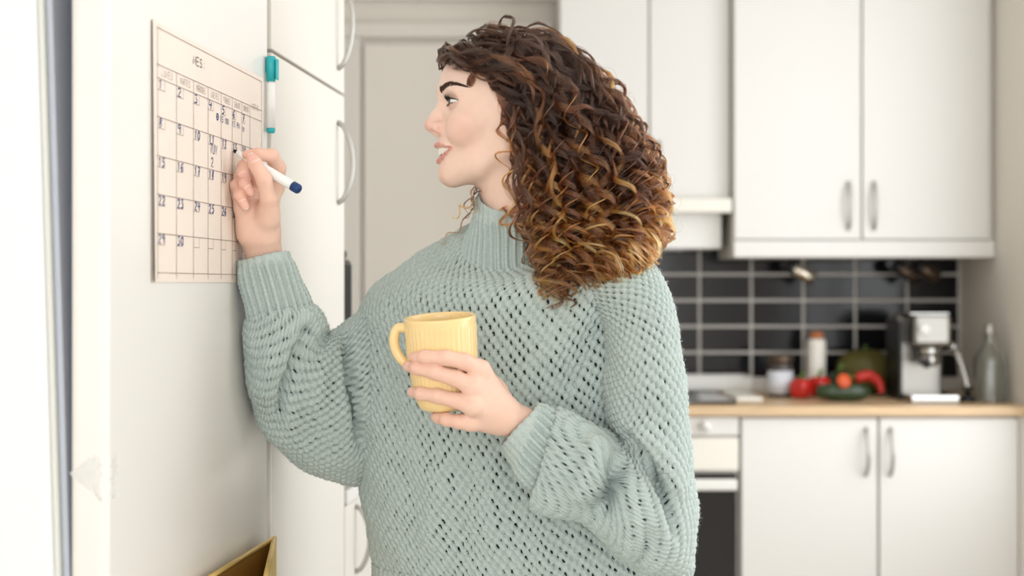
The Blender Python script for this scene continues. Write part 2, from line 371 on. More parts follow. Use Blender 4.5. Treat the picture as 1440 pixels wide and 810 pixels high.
box('cup_rail', (e0+.01, 4.26, ZT+.2585), (e1-.01, 4.44, ZT+.264), M_chrome, em, .002)
lathe('gauge', [(.002, 0), (.017, 0), (.017, .006), (.002, .006)], M_white, em, 24, (e0+.05, 4.2445, ZT+.215), (0, -1, 0))
lathe('steam_knob', [(.002, 0), (.015, 0), (.015, .02), (.002, .022)], M_chrome, em, 20, (e1+.002, 4.30, ZT+.16), (1, -.2, 0))
tube('steam_wand', catmull([(e1+.012, 4.29, ZT+.155), (e1+.022, 4.27, ZT+.13), (e1+.034, 4.24, ZT+.06), (e1+.036, 4.235, ZT+.045)], 14), .0085, M_chrome, em)
tp = onwt(1361, 4.24)
tm = empty('coffee_tamper', tp, 'small black coffee tamper between espresso machine and glass bottle', 'tamper')
lathe('base', [(.002, 0), (.022, 0), (.022, .014), (.01, .02), (.002, .02)], M_black, tm, 20, tp)
lathe('grip', [(.008, .0205), (.01, .03), (.015, .038), (.012, .046), (.002, .048)], M_black, tm, 20, tp)
# bottle
c = onwt(1392, 4.25)
bt = empty('glass_bottle', c, 'clear glass bottle with stopper standing by the right wall', 'bottle')
pr = catmull([(.002, .001), (.044, .001), (.047, .008), (.047, .115), (.040, .14), (.022, .165), (.016, .178), (.016, .2)], 40)
pin = [(max(r-.0035, .001), z) for r, z in pr[::-1]]; pin[-1] = (.001, .006)
lathe('glass_body', [tuple(p) for p in pr]+[(r, max(z, .006)) for r, z in pin], M_glass, bt, 32, c)
lathe('stopper', [(.002, .2005), (.018, .2005), (.019, .208), (.012, .212), (.014, .226), (.009, .231), (.002, .231)], M_chrome, bt, 24, c)
bow('swing_wire', (c[0]-.018, c[1], .2+ZT-.01), (c[0]+.018, c[1], .2+ZT-.01), (0, -.02, -.012), .0014, M_chrome, bt)
# ================================================================== LEFT RUN: FRIDGE, TALL CABINET
TD = np.array([.0969, 1.0]); TD /= np.linalg.norm(TD); ND = np.array([TD[1], -TD[0]]); C0 = np.array([-.4166, 1.4616])
def FR(s, o, z):          # along the fridge front, out of it, height
    p = C0+TD*s+ND*o; return (p[0], p[1], z)
fr = empty('refrigerator', FR(.31, -.3, 0), 'large white refrigerator at left with the month calendar on its door', 'refrigerator')
lean = lambda s, o, z: FR(s, o+.0215-(z-.6)*.031, z)
box('fridge_body', (0.002, -.62, .02), (.62, -.068, 1.85), M_fside, fr, .006, fn=lean)
box('gasket', (.004, -.0678, .03), (.615, -.062, 1.84), M_gasketl, fr, .002, fn=lean)
box('gasket', (.010, -.0618, .03), (.61, -.0545, 1.84), M_gasket, fr, .002, fn=lean)
box('fridge_door', (0, -.0405, .06), (.625, 0, 1.845), M_fridge, fr, .011, fn=FR, seg=5)
for s in (.05, .55): box('foot', (s, -.55, 0), (s+.04, -.5, .0195), M_black, fr, .003, fn=FR)
# crumpled clear tape on the near corner of the door
def tape():
    V = []; F = []; nu, nv = 16, 12; r_ = np.random.default_rng(3)
    for i in range(nu):
        for j in range(nv):
            a = i/(nu-1); b = j/(nv-1); z = 1.072-.044*b
            L = -.032*(1-abs(2*b-.75)*.9) if a < .45 else 0
            q = (a-.45)/.55
            if a < .45: s, o = -.0018, -.008+L*(1-a/.45)
            else: s, o = (-.0018+.016*min(q*3, 1)+.012*max(q-.33, 0)), min(-.008+.0095*q*3, .0016)
            n = r_.normal()*.0006
            if b < .12 or b > .93: z += r_.normal()*.0012
            V.append(FR(s+n, o+r_.normal()*.0005, z))
    for i in range(nu-1):
        for j in range(nv-1): F.append((i*nv+j, i*nv+j+1, (i+1)*nv+j+1, (i+1)*nv+j))
    o = np_mesh('tape_strip', np.array(V), F, M_tape, None, True); return tag(o, 'crumpled clear tape stuck round the fridge door corner', 'tape')
tape()
# tall cream cabinet behind the fridge
tc = empty('tall_cabinet', FR(.89, -.3, 0), 'tall cream cabinet with two doors and bow handles behind the fridge', 'cabinet')
box('body', (.64, -.58, .02), (1.145, -.021, 2.3), M_tall, tc, .002, fn=FR)
zl = 1.25-(71-HOR)/FPX*2.10
du = box('door', (.642, -.0205, zl+.0025), (1.143, 0, 2.298), M_tall, tc, .002, fn=FR)
dl = box('door', (.642, -.0205, .10), (1.143, 0, zl-.0025), M_tall, tc, .002, fn=FR)
def bowF(s, z0, z1, parent, out=.027, m=M_handlew):
    return bow('handle', FR(s, .0005, z0), FR(s, .0005, z1), tuple(np.append(ND*out, 0)), .0046, m, parent, 24)
bowF(1.085, 1.635, 1.80, du); bowF(1.085, 1.395, 1.54, dl)
box('plinth', (.65, -.06, 0), (1.14, -.05, .0195), M_tall, tc, .001, fn=FR)
# base cabinet further along
bc = empty('base_cabinet', FR(1.45, -.3, 0), 'low cream base cabinet past the tall cabinet, left of the sweater', 'cabinet')
box('body', (1.15, -.58, .1), (1.75, -.021, .845), M_tall, bc, .002, fn=FR)
d_ = box('door', (1.152, -.0205, .11), (1.748, 0, .842), M_tall, bc, .002, fn=FR)
bowF(1.24, .705, .83, d_, .027)
box('plinth', (1.16, -.06, 0), (1.74, -.05, .099), M_tall, bc, .001, fn=FR)
tag(box('side_worktop', (1.15, -.58, .8455), (1.75, .006, .872), M_cab, None, .004, fn=FR), 'white worktop on the low cream cabinet past the tall one', 'worktop')
ap = empty('coffee_maker', FR(1.27, -.15, .8725), 'black appliance standing on the white worktop behind the tall cabinet', 'appliance')
box('housing', (1.16, -.30, .873), (1.36, -.03, 1.30), M_black, ap, .012, fn=FR)
box('front_column', (1.19, -.0298, .89), (1.33, -.012, 1.16), M_blackglass, ap, .004, fn=FR)
box('lid', (1.165, -.29, 1.3005), (1.355, -.04, 1.318), M_black, ap, .006, fn=FR)
# teal marker clipped to the door edge
mk = empty('whiteboard_marker', FR(.6, .006, 1.46), 'slim white whiteboard marker with teal cap clipped upright on the fridge door', 'marker')
c = FR(.609, .0075, 1.467)
zt = 1.25-(80-HOR)/FPX*2.07; zb = 1.25-(184-HOR)/FPX*2.07
lathe('barrel', [(.002, 0), (.0062, 0), (.0062, zt-zb-.04), (.004, zt-zb-.036), (.002, zt-zb-.036)], M_penw, mk, 20, (c[0], c[1], zb))
lathe('end_plug', [(.002, -.003), (.005, -.003), (.0064, .0), (.0064, .004), (.002, .004)], M_teal, mk, 20, (c[0], c[1], zb-.0005))
lathe('cap', [(.0066, 0), (.0066, .012), (.0078, .014), (.0072, .034), (.0066, .036), (.002, .036)], M_teal, mk, 20, (c[0], c[1], zt-.036))
box('clip', (.6035, .0155, zt-.034), (.6145, .018, zt-.004), M_teal, mk, .0006, fn=FR)
# gold pocket low on the door
gp = empty('gold_tray', FR(.5, .01, .70), 'polished gold open-topped pocket low on the fridge door', 'tray')
def panel(name, a, b, z0, z1, th, parent):
    a = np.array(a); b = np.array(b); n = np.array([-(b-a)[1], (b-a)[0]]); n = n/np.linalg.norm(n)*th
    V = [(*q, z) for z in (z0, z1) for q in (a, b, b+n, a+n)]
    F = [(0, 3, 2, 1), (4, 5, 6, 7), (0, 1, 5, 4), (1, 2, 6, 5), (2, 3, 7, 6), (3, 0, 4, 7)]
    me = bpy.data.meshes.new(name); me.from_pydata([tuple(map(float, v)) for v in V], [], F); me.update(); return link(name, me, M_gold, parent)
K = P(386, 757, 2.035)[:2]; A_ = np.array(FR(.24, .012, 0)[:2]); B_ = P(372, 820, 1.72)[:2]; zt2 = P(386, 757, 2.035)[2]
panel('back_panel', K, A_, .70, zt2, .003, gp); panel('front_panel', B_, K, .70, zt2-.004, .003, gp)
panel('end_panel', A_, B_, .70, zt2-.03, .003, gp)
for nm, a, b in (('rim', A_, K), ('rim', B_, K)):
    tube(nm, [(*a, zt2), (*b, zt2)], .004, M_gold, gp, 8)
me = bpy.data.meshes.new('bottom'); me.from_pydata([(*K, .702), (*A_, .702), (*B_, .702), (*K, .70), (*A_, .70), (*B_, .70)], [], [(0, 1, 2), (5, 4, 3), (0, 3, 4, 1), (1, 4, 5, 2), (2, 5, 3, 0)]); link('bottom', me, M_gold, gp)
# ================================================================== CALENDAR
def s_of(x):              # distance along the door where the sight line through pixel column x meets it
    u = (720-x)/FPX; d = .5582/(u+.0969); return (d-C0[1])/TD[1]
S0 = s_of(212); S1 = s_of(369); ZP1 = 1.5470; ZP0 = 1.2525; SF0 = s_of(219.5)
cal = empty('calendar', FR((S0+S1)/2, .002, ZP0), 'large month calendar sheet in Spanish taped to the fridge door', 'calendar')
def paper():
    V = []; F = []; n, k = 30, 16
    for i in range(n):
        for j in range(k):
            s = S0+(S1-S0)*i/(n-1); z = ZP0+(ZP1-ZP0)*j/(k-1)
            o = .0012+.004*math.exp(-((s-S0)/.012)**2)*(.3+.7*(1-j/(k-1)))
            V.append(FR(s, o, z))
    N = len(V)
    V += [tuple(np.array(v)-np.append(ND*.0005, 0)) for v in V]
    for i in range(n-1):
        for j in range(k-1):
            q = (i*k+j, i*k+j+1, (i+1)*k+j+1, (i+1)*k+j); F.append(q); F.append(tuple(a+N for a in q[::-1]))
    return np_mesh('sheet', np.array(V), F, M_paper, cal, True)
paper()
yz = lambda y: 1.25-(y-HOR)/FPX*1.606       # heights read off the left frame line
colx = [219.5, 246.5, 270.5, 291, 309.5, 325, 338.5, 350, 366.5]
cols = [s_of(x) for x in colx]
rows = [yz(y) for y in (38, 90, 109, 163.5, 218.5, 273, 328, 383.5)]
def ink_o(s): return .0018+.004*math.exp(-((s-S0)/.012)**2)
def strokes(name, polys, wd, m, parent):
    """flat pen strokes lying on the sheet: polys are lists of (s, z)"""
    V = []; F = []
    for pl in polys:
        pl = np.array(pl, float)
        if len(pl) < 2: continue
        T = np.gradient(pl, axis=0); T /= np.linalg.norm(T, axis=1)[:, None]+1e-9
        Nn = np.stack([-T[:, 1], T[:, 0]], 1)*wd/2
        b0 = len(V)
        for p, n_ in zip(pl, Nn):
            for q in (p-n_, p+n_): V.append(FR(q[0], ink_o(q[0]), q[1]))
        for i in range(len(pl)-1): F.append((b0+2*i, b0+2*i+1, b0+2*i+3, b0+2*i+2))
    return np_mesh(name, np.array(V), F, m, parent, False)
LN = lambda a, b, n=8: [(a[0]+(b[0]-a[0])*t, a[1]+(b[1]-a[1])*t) for t in np.linspace(0, 1, n)]
for i, z in enumerate(rows): strokes('rule_line', [LN((cols[0]-.004, z), (cols[-1], z), 24)], .0009, M_ink, cal)
for i, s in enumerate(cols):
    strokes('rule_line', [LN((s, rows[0] if i in (0, 8) else rows[1]), (s, rows[-1]-.006))], .0011, M_ink, cal)
GL = {  # strokes in a 1 x 1 cell, y up
 'A': [[(0, 0), (.5, 1), (1, 0)], [(.2, .4), (.8, .4)]], 'B': [[(0, 0), (0, 1), (.7, .95), (.8, .75), (.6, .55), (0, .52)], [(.6, .55), (.9, .35), (.8, .08), (0, 0)]],
 'C': [[(.95, .85), (.5, 1), (.1, .8), (0, .5), (.1, .2), (.5, 0), (.95, .15)]], 'D': [[(0, 0), (0, 1), (.6, .95), (.95, .5), (.6, .05), (0, 0)]],
 'E': [[(.9, 1), (0, 1), (0, 0), (.9, 0)], [(0, .5), (.75, .5)]], 'G': [[(.9, .85), (.5, 1), (.1, .8), (0, .5), (.1, .2), (.5, 0), (.9, .15), (.9, .45), (.55, .45)]],
 'I': [[(.5, 0), (.5, 1)]], 'J': [[(.8, 1), (.8, .25), (.6, 0), (.25, 0), (.05, .25)]], 'L': [[(0, 1), (0, 0), (.85, 0)]], 'M': [[(0, 0), (.08, 1), (.5, .3), (.92, 1), (1, 0)]],
 'N': [[(0, 0), (0, 1), (.9, 0), (.9, 1)]], 'O': [[(.5, 1), (.1, .8), (0, .5), (.1, .2), (.5, 0), (.9, .2), (1, .5), (.9, .8), (.5, 1)]],
 'P': [[(0, 0), (0, 1), (.7, .95), (.85, .72), (.65, .5), (0, .48)]], 'R': [[(0, 0), (0, 1), (.7, .95), (.85, .72), (.65, .5), (0, .48)], [(.4, .48), (.9, 0)]],
 'S': [[(.9, .85), (.5, 1), (.1, .85), (.15, .6), (.8, .4), (.9, .15), (.5, 0), (.05, .15)]], 'T': [[(0, 1), (1, 1)], [(.5, 1), (.5, 0)]],
 'U': [[(0, 1), (0, .3), (.2, 0), (.7, 0), (.9, .3), (.9, 1)]], 'V': [[(0, 1), (.5, 0), (1, 1)]], ':': [[(.4, .7), (.5, .62)], [(.4, .2), (.5, .12)]],
 "'": [[(.3, 1.12), (.6, 1.3)]], '0': [[(.5, 1), (.1, .75), (.05, .35), (.4, 0), (.8, .2), (.9, .65), (.5, 1)]], '1': [[(.2, .75), (.55, 1), (.5, 0)]],
 '2': [[(.1, .75), (.4, 1), (.8, .85), (.75, .55), (.1, 0), (.9, .02)]], '3': [[(.1, .95), (.8, .98), (.4, .58), (.85, .4), (.75, .08), (.1, .03)]],
 '4': [[(.2, 1), (.05, .45), (.9, .5)], [(.75, .9), (.65, 0)]], '5': [[(.85, 1), (.25, .98), (.15, .6), (.7, .6), (.85, .3), (.5, 0), (.1, .08)]],
 '6': [[(.75, 1), (.25, .7), (.08, .3), (.4, 0), (.8, .2), (.7, .48), (.15, .35)]], '7': [[(.1, .95), (.9, 1), (.45, 0)], [(.35, .5), (.8, .52)]],
 '8': [[(.8, .85), (.4, 1), (.15, .75), (.8, .3), (.5, 0), (.1, .22), (.8, .85)]], '9': [[(.85, .9), (.35, 1), (.1, .7), (.45, .5), (.85, .8), (.75, 0)]], ' ': [], '.': [[(.3, .05), (.4, .1)]]}
def word(text, s, z, ws, hz, wd, m, gap=.35, slant=0, parent=None, name='lettering'):
    pl = []; x = s
    for ch in text:
        for st in GL.get(ch, []):
            pl.append([(x+(a+slant*b)*ws, z+b*hz) for a, b in st])
        x += 0 if ch == "'" else ws*(1+gap)
    return strokes(name, pl, wd, m, parent or cal)
def wlen(t, ws, gap=.35): return (len(t.replace("'", ''))*(1+gap)-gap)*ws
word('MES:', s_of(270), rows[1]+.020, .0095, .0105, .0013, M_inkd)
for i, nm in enumerate(('LUNES', 'MARTES', "MI'ERCOLES", 'JUEVES', 'VIERNES', "S'ABADO", 'DOMINGO')):
    W = cols[i+1]-cols[i]; k = len(nm.replace("'", '')); ws = min(W*.62/(k*1.35), .0062)
    word(nm, (cols[i]+cols[i+1])/2-wlen(nm, ws)/2, rows[2]+.0042, ws, .0078, .0007, M_ink)
word('NOTAS', cols[7]+.008, rows[2]+.012, .0055, .008, .0008, M_ink)
n = 1
for r in range(5):
    for c in range(7):
        z1 = rows[2+r]; s0 = cols[c]
        bw = (cols[c+1]-cols[c])*.38
        strokes('date_box', [LN((s0, z1-.0125), (s0+bw, z1-.0125), 3), LN((s0+bw, z1-.0125), (s0+bw, z1-.001), 3)], .0007, M_ink, cal)
        if n <= 30:
            t = str(n); ws = (.0094 if len(t) == 2 else .0125)*min(1, (cols[c+1]-cols[c])/.055)
            word(t, s0+.0025+random.uniform(0, .001), z1-.0115+random.uniform(0, .0008), ws, .0104, .0019, M_blue, .3, .1, name='date_number')
            n += 1
# handwritten notes
zz = rows[3]
word('15:00', cols[4]-.006, zz+.021, .0062, .0075, .0013, M_blue, .3, .1, name='note')
word('15 PM', cols[5]+.001, zz+.021, .0052, .0075, .0012, M_blue, .3, .1, name='note')
word('18 H', cols[6]+.001, zz+.019, .0045, .0065, .001, M_blue, .3, .1, name='note')
strokes('note', [[(cols[4]-.016+.004*math.cos(t), zz+.026+.004*math.sin(t)) for t in np.linspace(0, 6.3, 14)], LN((cols[4]-.018, zz+.026), (cols[4]-.014, zz+.026), 3)], .002, M_blue, cal)
word('TUV', cols[3]+.008, rows[4]+.021, .0085, .012, .0014, M_blue, .2, .1, name='note')
word('2', cols[3]+.011, rows[4]+.004, .010, .012, .0014, M_blue, .2, .1, name='note')
# ================================================================== SIGNED-DISTANCE SCULPTING
def smin(a, b, k):
    h = np.maximum(k-np.abs(a-b), 0)/k; return np.minimum(a, b)-h*h*k*.25
def smax(a, b, k): return -smin(-a, -b, k)
def ell(p, c, r):
    q = [p[i]-c[i] for i in range(3)]
    k0 = np.sqrt(sum((q[i]/r[i])**2 for i in range(3))); k1 = np.sqrt(sum((q[i]/r[i]**2)**2 for i in range(3)))+1e-9
    return k0*(k0-1)/k1
def cone(p, a, b, ra, rb):        # capsule with a linear taper
    a = np.asarray(a, float); b = np.asarray(b, float); ab = b-a; L = ab @ ab+1e-12
    q = [p[i]-a[i] for i in range(3)]
    t = np.clip((q[0]*ab[0]+q[1]*ab[1]+q[2]*ab[2])/L, 0, 1)
    return np.sqrt(sum((q[i]-t*ab[i])**2 for i in range(3)))-(ra+(rb-ra)*t)
def chain(p, pts, rs, k):
    d = None
    for i in range(len(pts)-1):
        e = cone(p, pts[i], pts[i+1], rs[i], rs[i+1]); d = e if d is None else smin(d, e, k)
    return d
def nets(fn, lo, hi, h):
    """naive surface nets: fn takes three coordinate arrays"""
    ax = [np.arange(lo[i], hi[i]+h, h) for i in range(3)]; n = [len(a) for a in ax]
    D = np.empty(n, np.float32)
    for i0 in range(0, n[0], 24):
        X, Y, Z = np.meshgrid(ax[0][i0:i0+24], ax[1], ax[2], indexing='ij'); D[i0:i0+24] = fn((X, Y, Z))
    I = D < 0
    cs = np.zeros([m-1 for m in n], np.int8)
    for a in (0, 1):
        for b in (0, 1):
            for c in (0, 1): cs += I[a:n[0]-1+a, b:n[1]-1+b, c:n[2]-1+c]
    act = (cs > 0) & (cs < 8); idx = -np.ones(act.shape, np.int32); cells = np.argwhere(act); idx[act] = np.arange(len(cells))
    acc = np.zeros((len(cells), 3)); cnt = np.zeros(len(cells)); cor = [(a, b, c) for a in (0, 1) for b in (0, 1) for c in (0, 1)]
    for A in cor:
        for k in range(3):
            if A[k]: continue
            B = list(A); B[k] = 1
            da = D[tuple((cells+A).T)]; db = D[tuple((cells+B).T)]; m = (da < 0) != (db < 0)
            t = da[m]/(da[m]-db[m]); pt = np.tile(np.array(A, float), (m.sum(), 1)); pt[:, k] += t
            acc[m] += pt; cnt[m] += 1
    V = (cells+acc/cnt[:, None])*h+np.array([a[0] for a in ax])
    F = []
    for k in range(3):
        sl0 = [slice(None)]*3; sl1 = [slice(None)]*3; sl0[k] = slice(0, -1); sl1[k] = slice(1, None)
        a = I[tuple(sl0)]; b = I[tuple(sl1)]; e = np.argwhere(a != b); i, j = [(1, 2), (2, 0), (0, 1)][k]
        ok = (e[:, i] > 0) & (e[:, j] > 0) & (e[:, i] < n[i]-1) & (e[:, j] < n[j]-1); e = e[ok]
        q = []
        for di, dj in ((1, 1), (0, 1), (0, 0), (1, 0)):
            c = e.copy(); c[:, i] -= di; c[:, j] -= dj; q.append(idx[tuple(c.T)])
        q = np.stack(q, 1); fl = ~a[tuple(e.T)]; q[fl] = q[fl][:, ::-1]; F.append(q)
    return V, np.concatenate(F)
# ================================================================== PERSON: HEAD
PS = empty('person', (0.05, 2.06, 0), 'person in a chunky sage knit sweater writing on the fridge calendar, mug in hand', 'person')
HD = 2.05; HS = HD/FPX                       # head distance, metres per pixel there
HC = P(707, 165, HD); YAW = math.radians(8)
HFv = np.array([-math.cos(YAW), -math.sin(YAW), 0]); HLv = np.array([math.sin(YAW), -math.cos(YAW), 0]); HUv = np.array([0, 0, 1.])
def to_head(p):           # world -> head millimetres (forward, left, up)
    q = [(p[i]-HC[i])*1000 for i in range(3)]
    return [sum(q[i]*ax[i] for i in range(3)) for ax in (HFv, HLv, HUv)]
def from_head(v): v = np.asarray(v, float)/1000; return HC+v[..., 0:1]*HFv+v[..., 1:2]*HLv+v[..., 2:3]*HUv if v.ndim > 1 else HC+v[0]*HFv+v[1]*HLv+v[2]*HUv
EYE = (68.5, 31, 17.5)
UPLIP = [(96, 0, -42.3), (95, 6, -41.6), (91.8, 14, -41.8), (86.5, 22, -43.6), (77.5, 33, -47.2)]
LOLIP = [(92.8, 0, -65), (91.4, 8, -63.8), (88, 16, -60), (84.6, 23.5, -54.5), (77.5, 33, -48)]
def lips_up(q): return chain(q, UPLIP, [3.0, 3.2, 2.8, 2.2, 1.3], 3)
def lips_lo(q): return chain(q, LOLIP, [3.7, 3.6, 3.0, 2.2, 1.3], 3)
def head_sdf(h):
    f, l, u = h; l = np.sqrt(l*l+1.0); q = (f, l, u)
    d = ell(q, (-6, 0, 28), (92, 74, 84))
    d = smin(d, ell(q, (38, 0, 48), (49, 56, 42)), 25)
    d = smin(d, ell(q, (28, 0, -22), (57, 55, 72)), 25)
    d = smin(d, chain(q, [(70, 8, -86), (38, 36, -72), (4, 51, -48), (-6, 58, -5)], [13, 13, 13, 12], 12), 22)
    d = smin(d, ell(q, (75, 0, -84), (17.5, 20, 15.5)), 12)
    d = smin(d, ell(q, (44, 0, -74), (42, 36, 17)), 16)
    d = smin(d, ell(q, (56, 39, -14), (24, 22, 22)), 16)          # cheekbone
    d = smin(d, ell(q, (64, 34, -27), (20, 17, 17)), 12)          # smiling cheek
    d = smin(d, ell(q, (70, 0, -44), (25, 29, 24)), 14)           # muzzle
    d = smin(d, chain(q, [(84, 5, 34), (80, 20, 37), (66, 42, 33)], [9.5, 9, 8], 6), 10)   # brow
    d = smax(d, -ell(q, (88, 33, 16), (17, 16, 12)), 10)          # eye socket
    d = smin(d, chain(q, [(82, 0, 24), (88, 0, 12), (96, 0, 0), (103.6, 0, -12.5)], [8.5, 7.2, 7.6, 9.8], 5), 7)
    d = smin(d, ell(q, (92, 11.5, -17.5), (11, 6.5, 8.2)), 7)     # nostril wing
    d = smin(d, cone(q, (102, 0, -19), (95, 0, -25), 5.0, 4.6), 4)
    d = smax(d, -ell(q, (101, 7.6, -24.6), (6.5, 3.6, 4.2)), 1.5)
    # lips and mouth
    d = smin(d, lips_up(q), 3.0); d = smin(d, lips_lo(q), 3.0)
    m = chain(q, [(96, 0, -53), (94.5, 9, -52.3), (90, 17, -50.8), (84.5, 25, -49), (79, 31.8, -47.5)], [6.8, 6.3, 4.8, 2.5, .5], 2)
    d = smax(d, -m, 1.2)
    d = smax(d, -chain(q, [(91.5, 19, -19), (89.5, 27, -29), (85, 34, -39), (78, 38, -48)], [2.5, 3.6, 3.8, 2], 2), 5)   # smile fold
    # eyelids round the ball, then the opening
    e = np.sqrt((f-EYE[0])**2+(l-EYE[1])**2+(u-EYE[2])**2)
    d = smin(d, e-13.6, 4)
    up = u-EYE[2]+1.0-.06*(l-EYE[1])
    lat = (l-EYE[1]-2)/13.5
    upper = 4.0*np.clip(1-lat**2, 0, 1)**.6; lower = -2.7*np.clip(1-lat**2, 0, 1)**.6
    op = np.maximum(np.maximum(up-upper, lower-up), np.maximum(np.abs(lat)-1, 66-f+0*l))
    d = smax(d, -op, .8)
    d = smax(d, -(np.abs(np.sqrt((up-8.3+.02*(l-31)**2)**2+(e-14.2)**2))-.9), 1.5) # lid crease
    # ear
    d = smin(d, ell((f+.25*u, l, u), (-10, 73, 0), (15, 6, 27)), 5)
    return d
NKA, NKB = (-14, 0, -58), (-26, 0, -180)
def neck_sdf(h):
    d = chain(h, [NKA, (-18, 0, -100), NKB], [50, 49, 56], 10)
    return d
def headneck(p):
    h = to_head(p); d = smin(head_sdf(h), neck_sdf(h), 16)
    return d/1000
def lin(*c): return np.array(S(*c)[:3])
SK = lin(240, 208, 190); SKR = lin(228, 164, 146); LIP = lin(210, 142, 132); HAIRD = lin(44, 26, 18); NAIL = lin(238, 190, 176)
def skin_noise(V): return (np.sin(V[:, 0]*310+2*np.sin(V[:, 1]*190))*np.sin(V[:, 2]*270+1.3))[:, None]*.012
def hairline(l, u):       # forward limit (mm) of the hair-bearing scalp at side offset l and height u
    l = np.abs(l)
    top = np.interp(u, [-60, -45, -20, 0, 14, 28, 42, 56, 68, 78, 120], [-20, -6, 8, 10, 4, 12, 26, 42, 60, 74, 90])
    return top-.0*l
def head_color(V):
    h = to_head(V.T); f, l, u = h; al = np.abs(l); C = np.tile(SK, (len(V), 1))
    def mix(c, wgt): C[:] = C*(1-wgt[:, None])+c*wgt[:, None]
    g = lambda c, s: np.exp(-(((f-c[0])**2+(al-c[1])**2+(u-c[2])**2)/s**2))
    mix(SKR, .42*g((62, 46, -22), 24)); mix(SKR, .6*g((110, 0, -14), 14)); mix(SKR, .35*g((92, 14, -20), 9)); mix(SKR, .3*g((85, 0, -92), 16))
    q = (f, np.sqrt(l*l+1), u); dl = np.minimum(lips_up(q), lips_lo(q))
    mix(LIP, np.clip(.8-dl/.9, 0, 1)*(u > -72)*(u < -34.5))
    m = chain(q, [(89, 0, -53), (87, 9, -52.3), (83, 17, -50), (78, 25, -47.4)], [7, 6.4, 4.6, 2.2], 2)
    mix(lin(120, 50, 46), np.clip(-m/1.0, 0, 1)*(dl > 2))
    e = np.sqrt((f-EYE[0])**2+(al-EYE[1])**2+(u-EYE[2])**2)
    mix(lin(190, 134, 114), .32*np.clip((19-e)/4, 0, 1)*(f > 60)*(u > 4))
    hl = np.clip((hairline(al, u)-f)/5, 0, 1)*(u > -45)
    mix(HAIRD, hl)
    return np.clip(C*(1+skin_noise(V)), 0, 1)
Vh, Fh = nets(headneck, tuple(HC-np.array([.125, .105, .165])), tuple(HC+np.array([.115, .105, .125])), .00155)
Ch = head_color(Vh)
def face_hit(px, py):     # march the sight line through a pixel onto the head
    o = np.array([0, 0, CAMZ]); dr_ = P(px, py, 1.0)-o; L = np.linalg.norm(dr_); dr_ = dr_/L; t = 1.8
    for _ in range(80):
        p = o+dr_*t; d = float(headneck([np.array([c]) for c in p])[0]); t += d*.8
        if d < 1e-5 or t > 2.4: break
    p = o+dr_*t; e = 5e-4
    n = np.array([float(headneck([np.array([c]) for c in p+e*v])[0]-headneck([np.array([c]) for c in p-e*v])[0]) for v in np.eye(3)])
    return p, n/(np.linalg.norm(n)+1e-12)
# ================================================================== PERSON: ARMS AND HANDS
mm = .001
def finger(p, pts, rs): return chain(p, pts, [r*mm for r in rs], .004)
# right hand (writing): pixel positions with distances
RH = {
 'palm': [([P(370, 352, 1.930), P(366, 318, 1.925)], [22, 24]), ([P(366, 318, 1.925), P(384, 262, 1.945)], [22, 13]), ([P(362, 322, 1.925), P(366, 266, 1.93)], [21, 13]),
          ([P(356, 325, 1.918), P(350, 278, 1.912)], [18, 12]), ([P(352, 328, 1.912), P(341, 292, 1.897)], [15, 11]), ([P(374, 332, 1.915), P(377, 290, 1.895)], [17, 14])],
 'thumb': ([P(378, 306, 1.895), P(378, 278, 1.876), P(371, 252, 1.864), P(358, 229, 1.860), P(354, 222, 1.860)], [14, 12, 10, 9.2, 7.2]),
 'index': ([P(388, 262, 1.945), P(391, 236, 1.925), P(382, 219, 1.905), P(362, 217, 1.895), P(347, 217.5, 1.890)], [12.5, 10.5, 9.2, 8, 6.2]),
 'middle': ([P(366, 266, 1.93), P(356, 242, 1.918), P(344, 234, 1.898), P(341, 244, 1.880), P(346, 252, 1.876)], [12, 10, 9, 8.2, 6.8]),
 'ring': ([P(350, 278, 1.912), P(339, 259, 1.900), P(338, 250, 1.890), P(344, 259, 1.872), P(352, 270, 1.872)], [11, 9.2, 8.8, 8.0, 6.6]),
 'pinky': ([P(341, 292, 1.897), P(334, 272, 1.893), P(332, 261, 1.886), P(337, 275, 1.872), P(344.5, 290, 1.870)], [10, 8.4, 8.0, 7.4, 6.2])}
MT0 = (618.5, 446, 1.788); MB0 = (627.5, 574, 1.800)      # mug axis: top and bottom centre (pixel, pixel, distance)
def MR(y): return np.interp((574-y)/128, [0, .03, .08, .25, .55, 1], [.029, .0335, .0365, .0405, .0440, .0455])
def W(x, y, r):            # a joint of radius r (mm) lying against the near side of the mug
    k = (y-446)/128; ax_ = MT0[0]+(MB0[0]-MT0[0])*k; d0 = MT0[2]+(MB0[2]-MT0[2])*k; R = MR(min(y, 566))+r*.001-.0012; dx = (x-ax_)*1.78/FPX
    return P(x, y, d0-math.sqrt(max(R*R-dx*dx, 0)))
iM, mM, rM, pM = P(676, 520, 1.764), P(664, 543, 1.752), P(664, 571, 1.750), P(662, 594, 1.766)
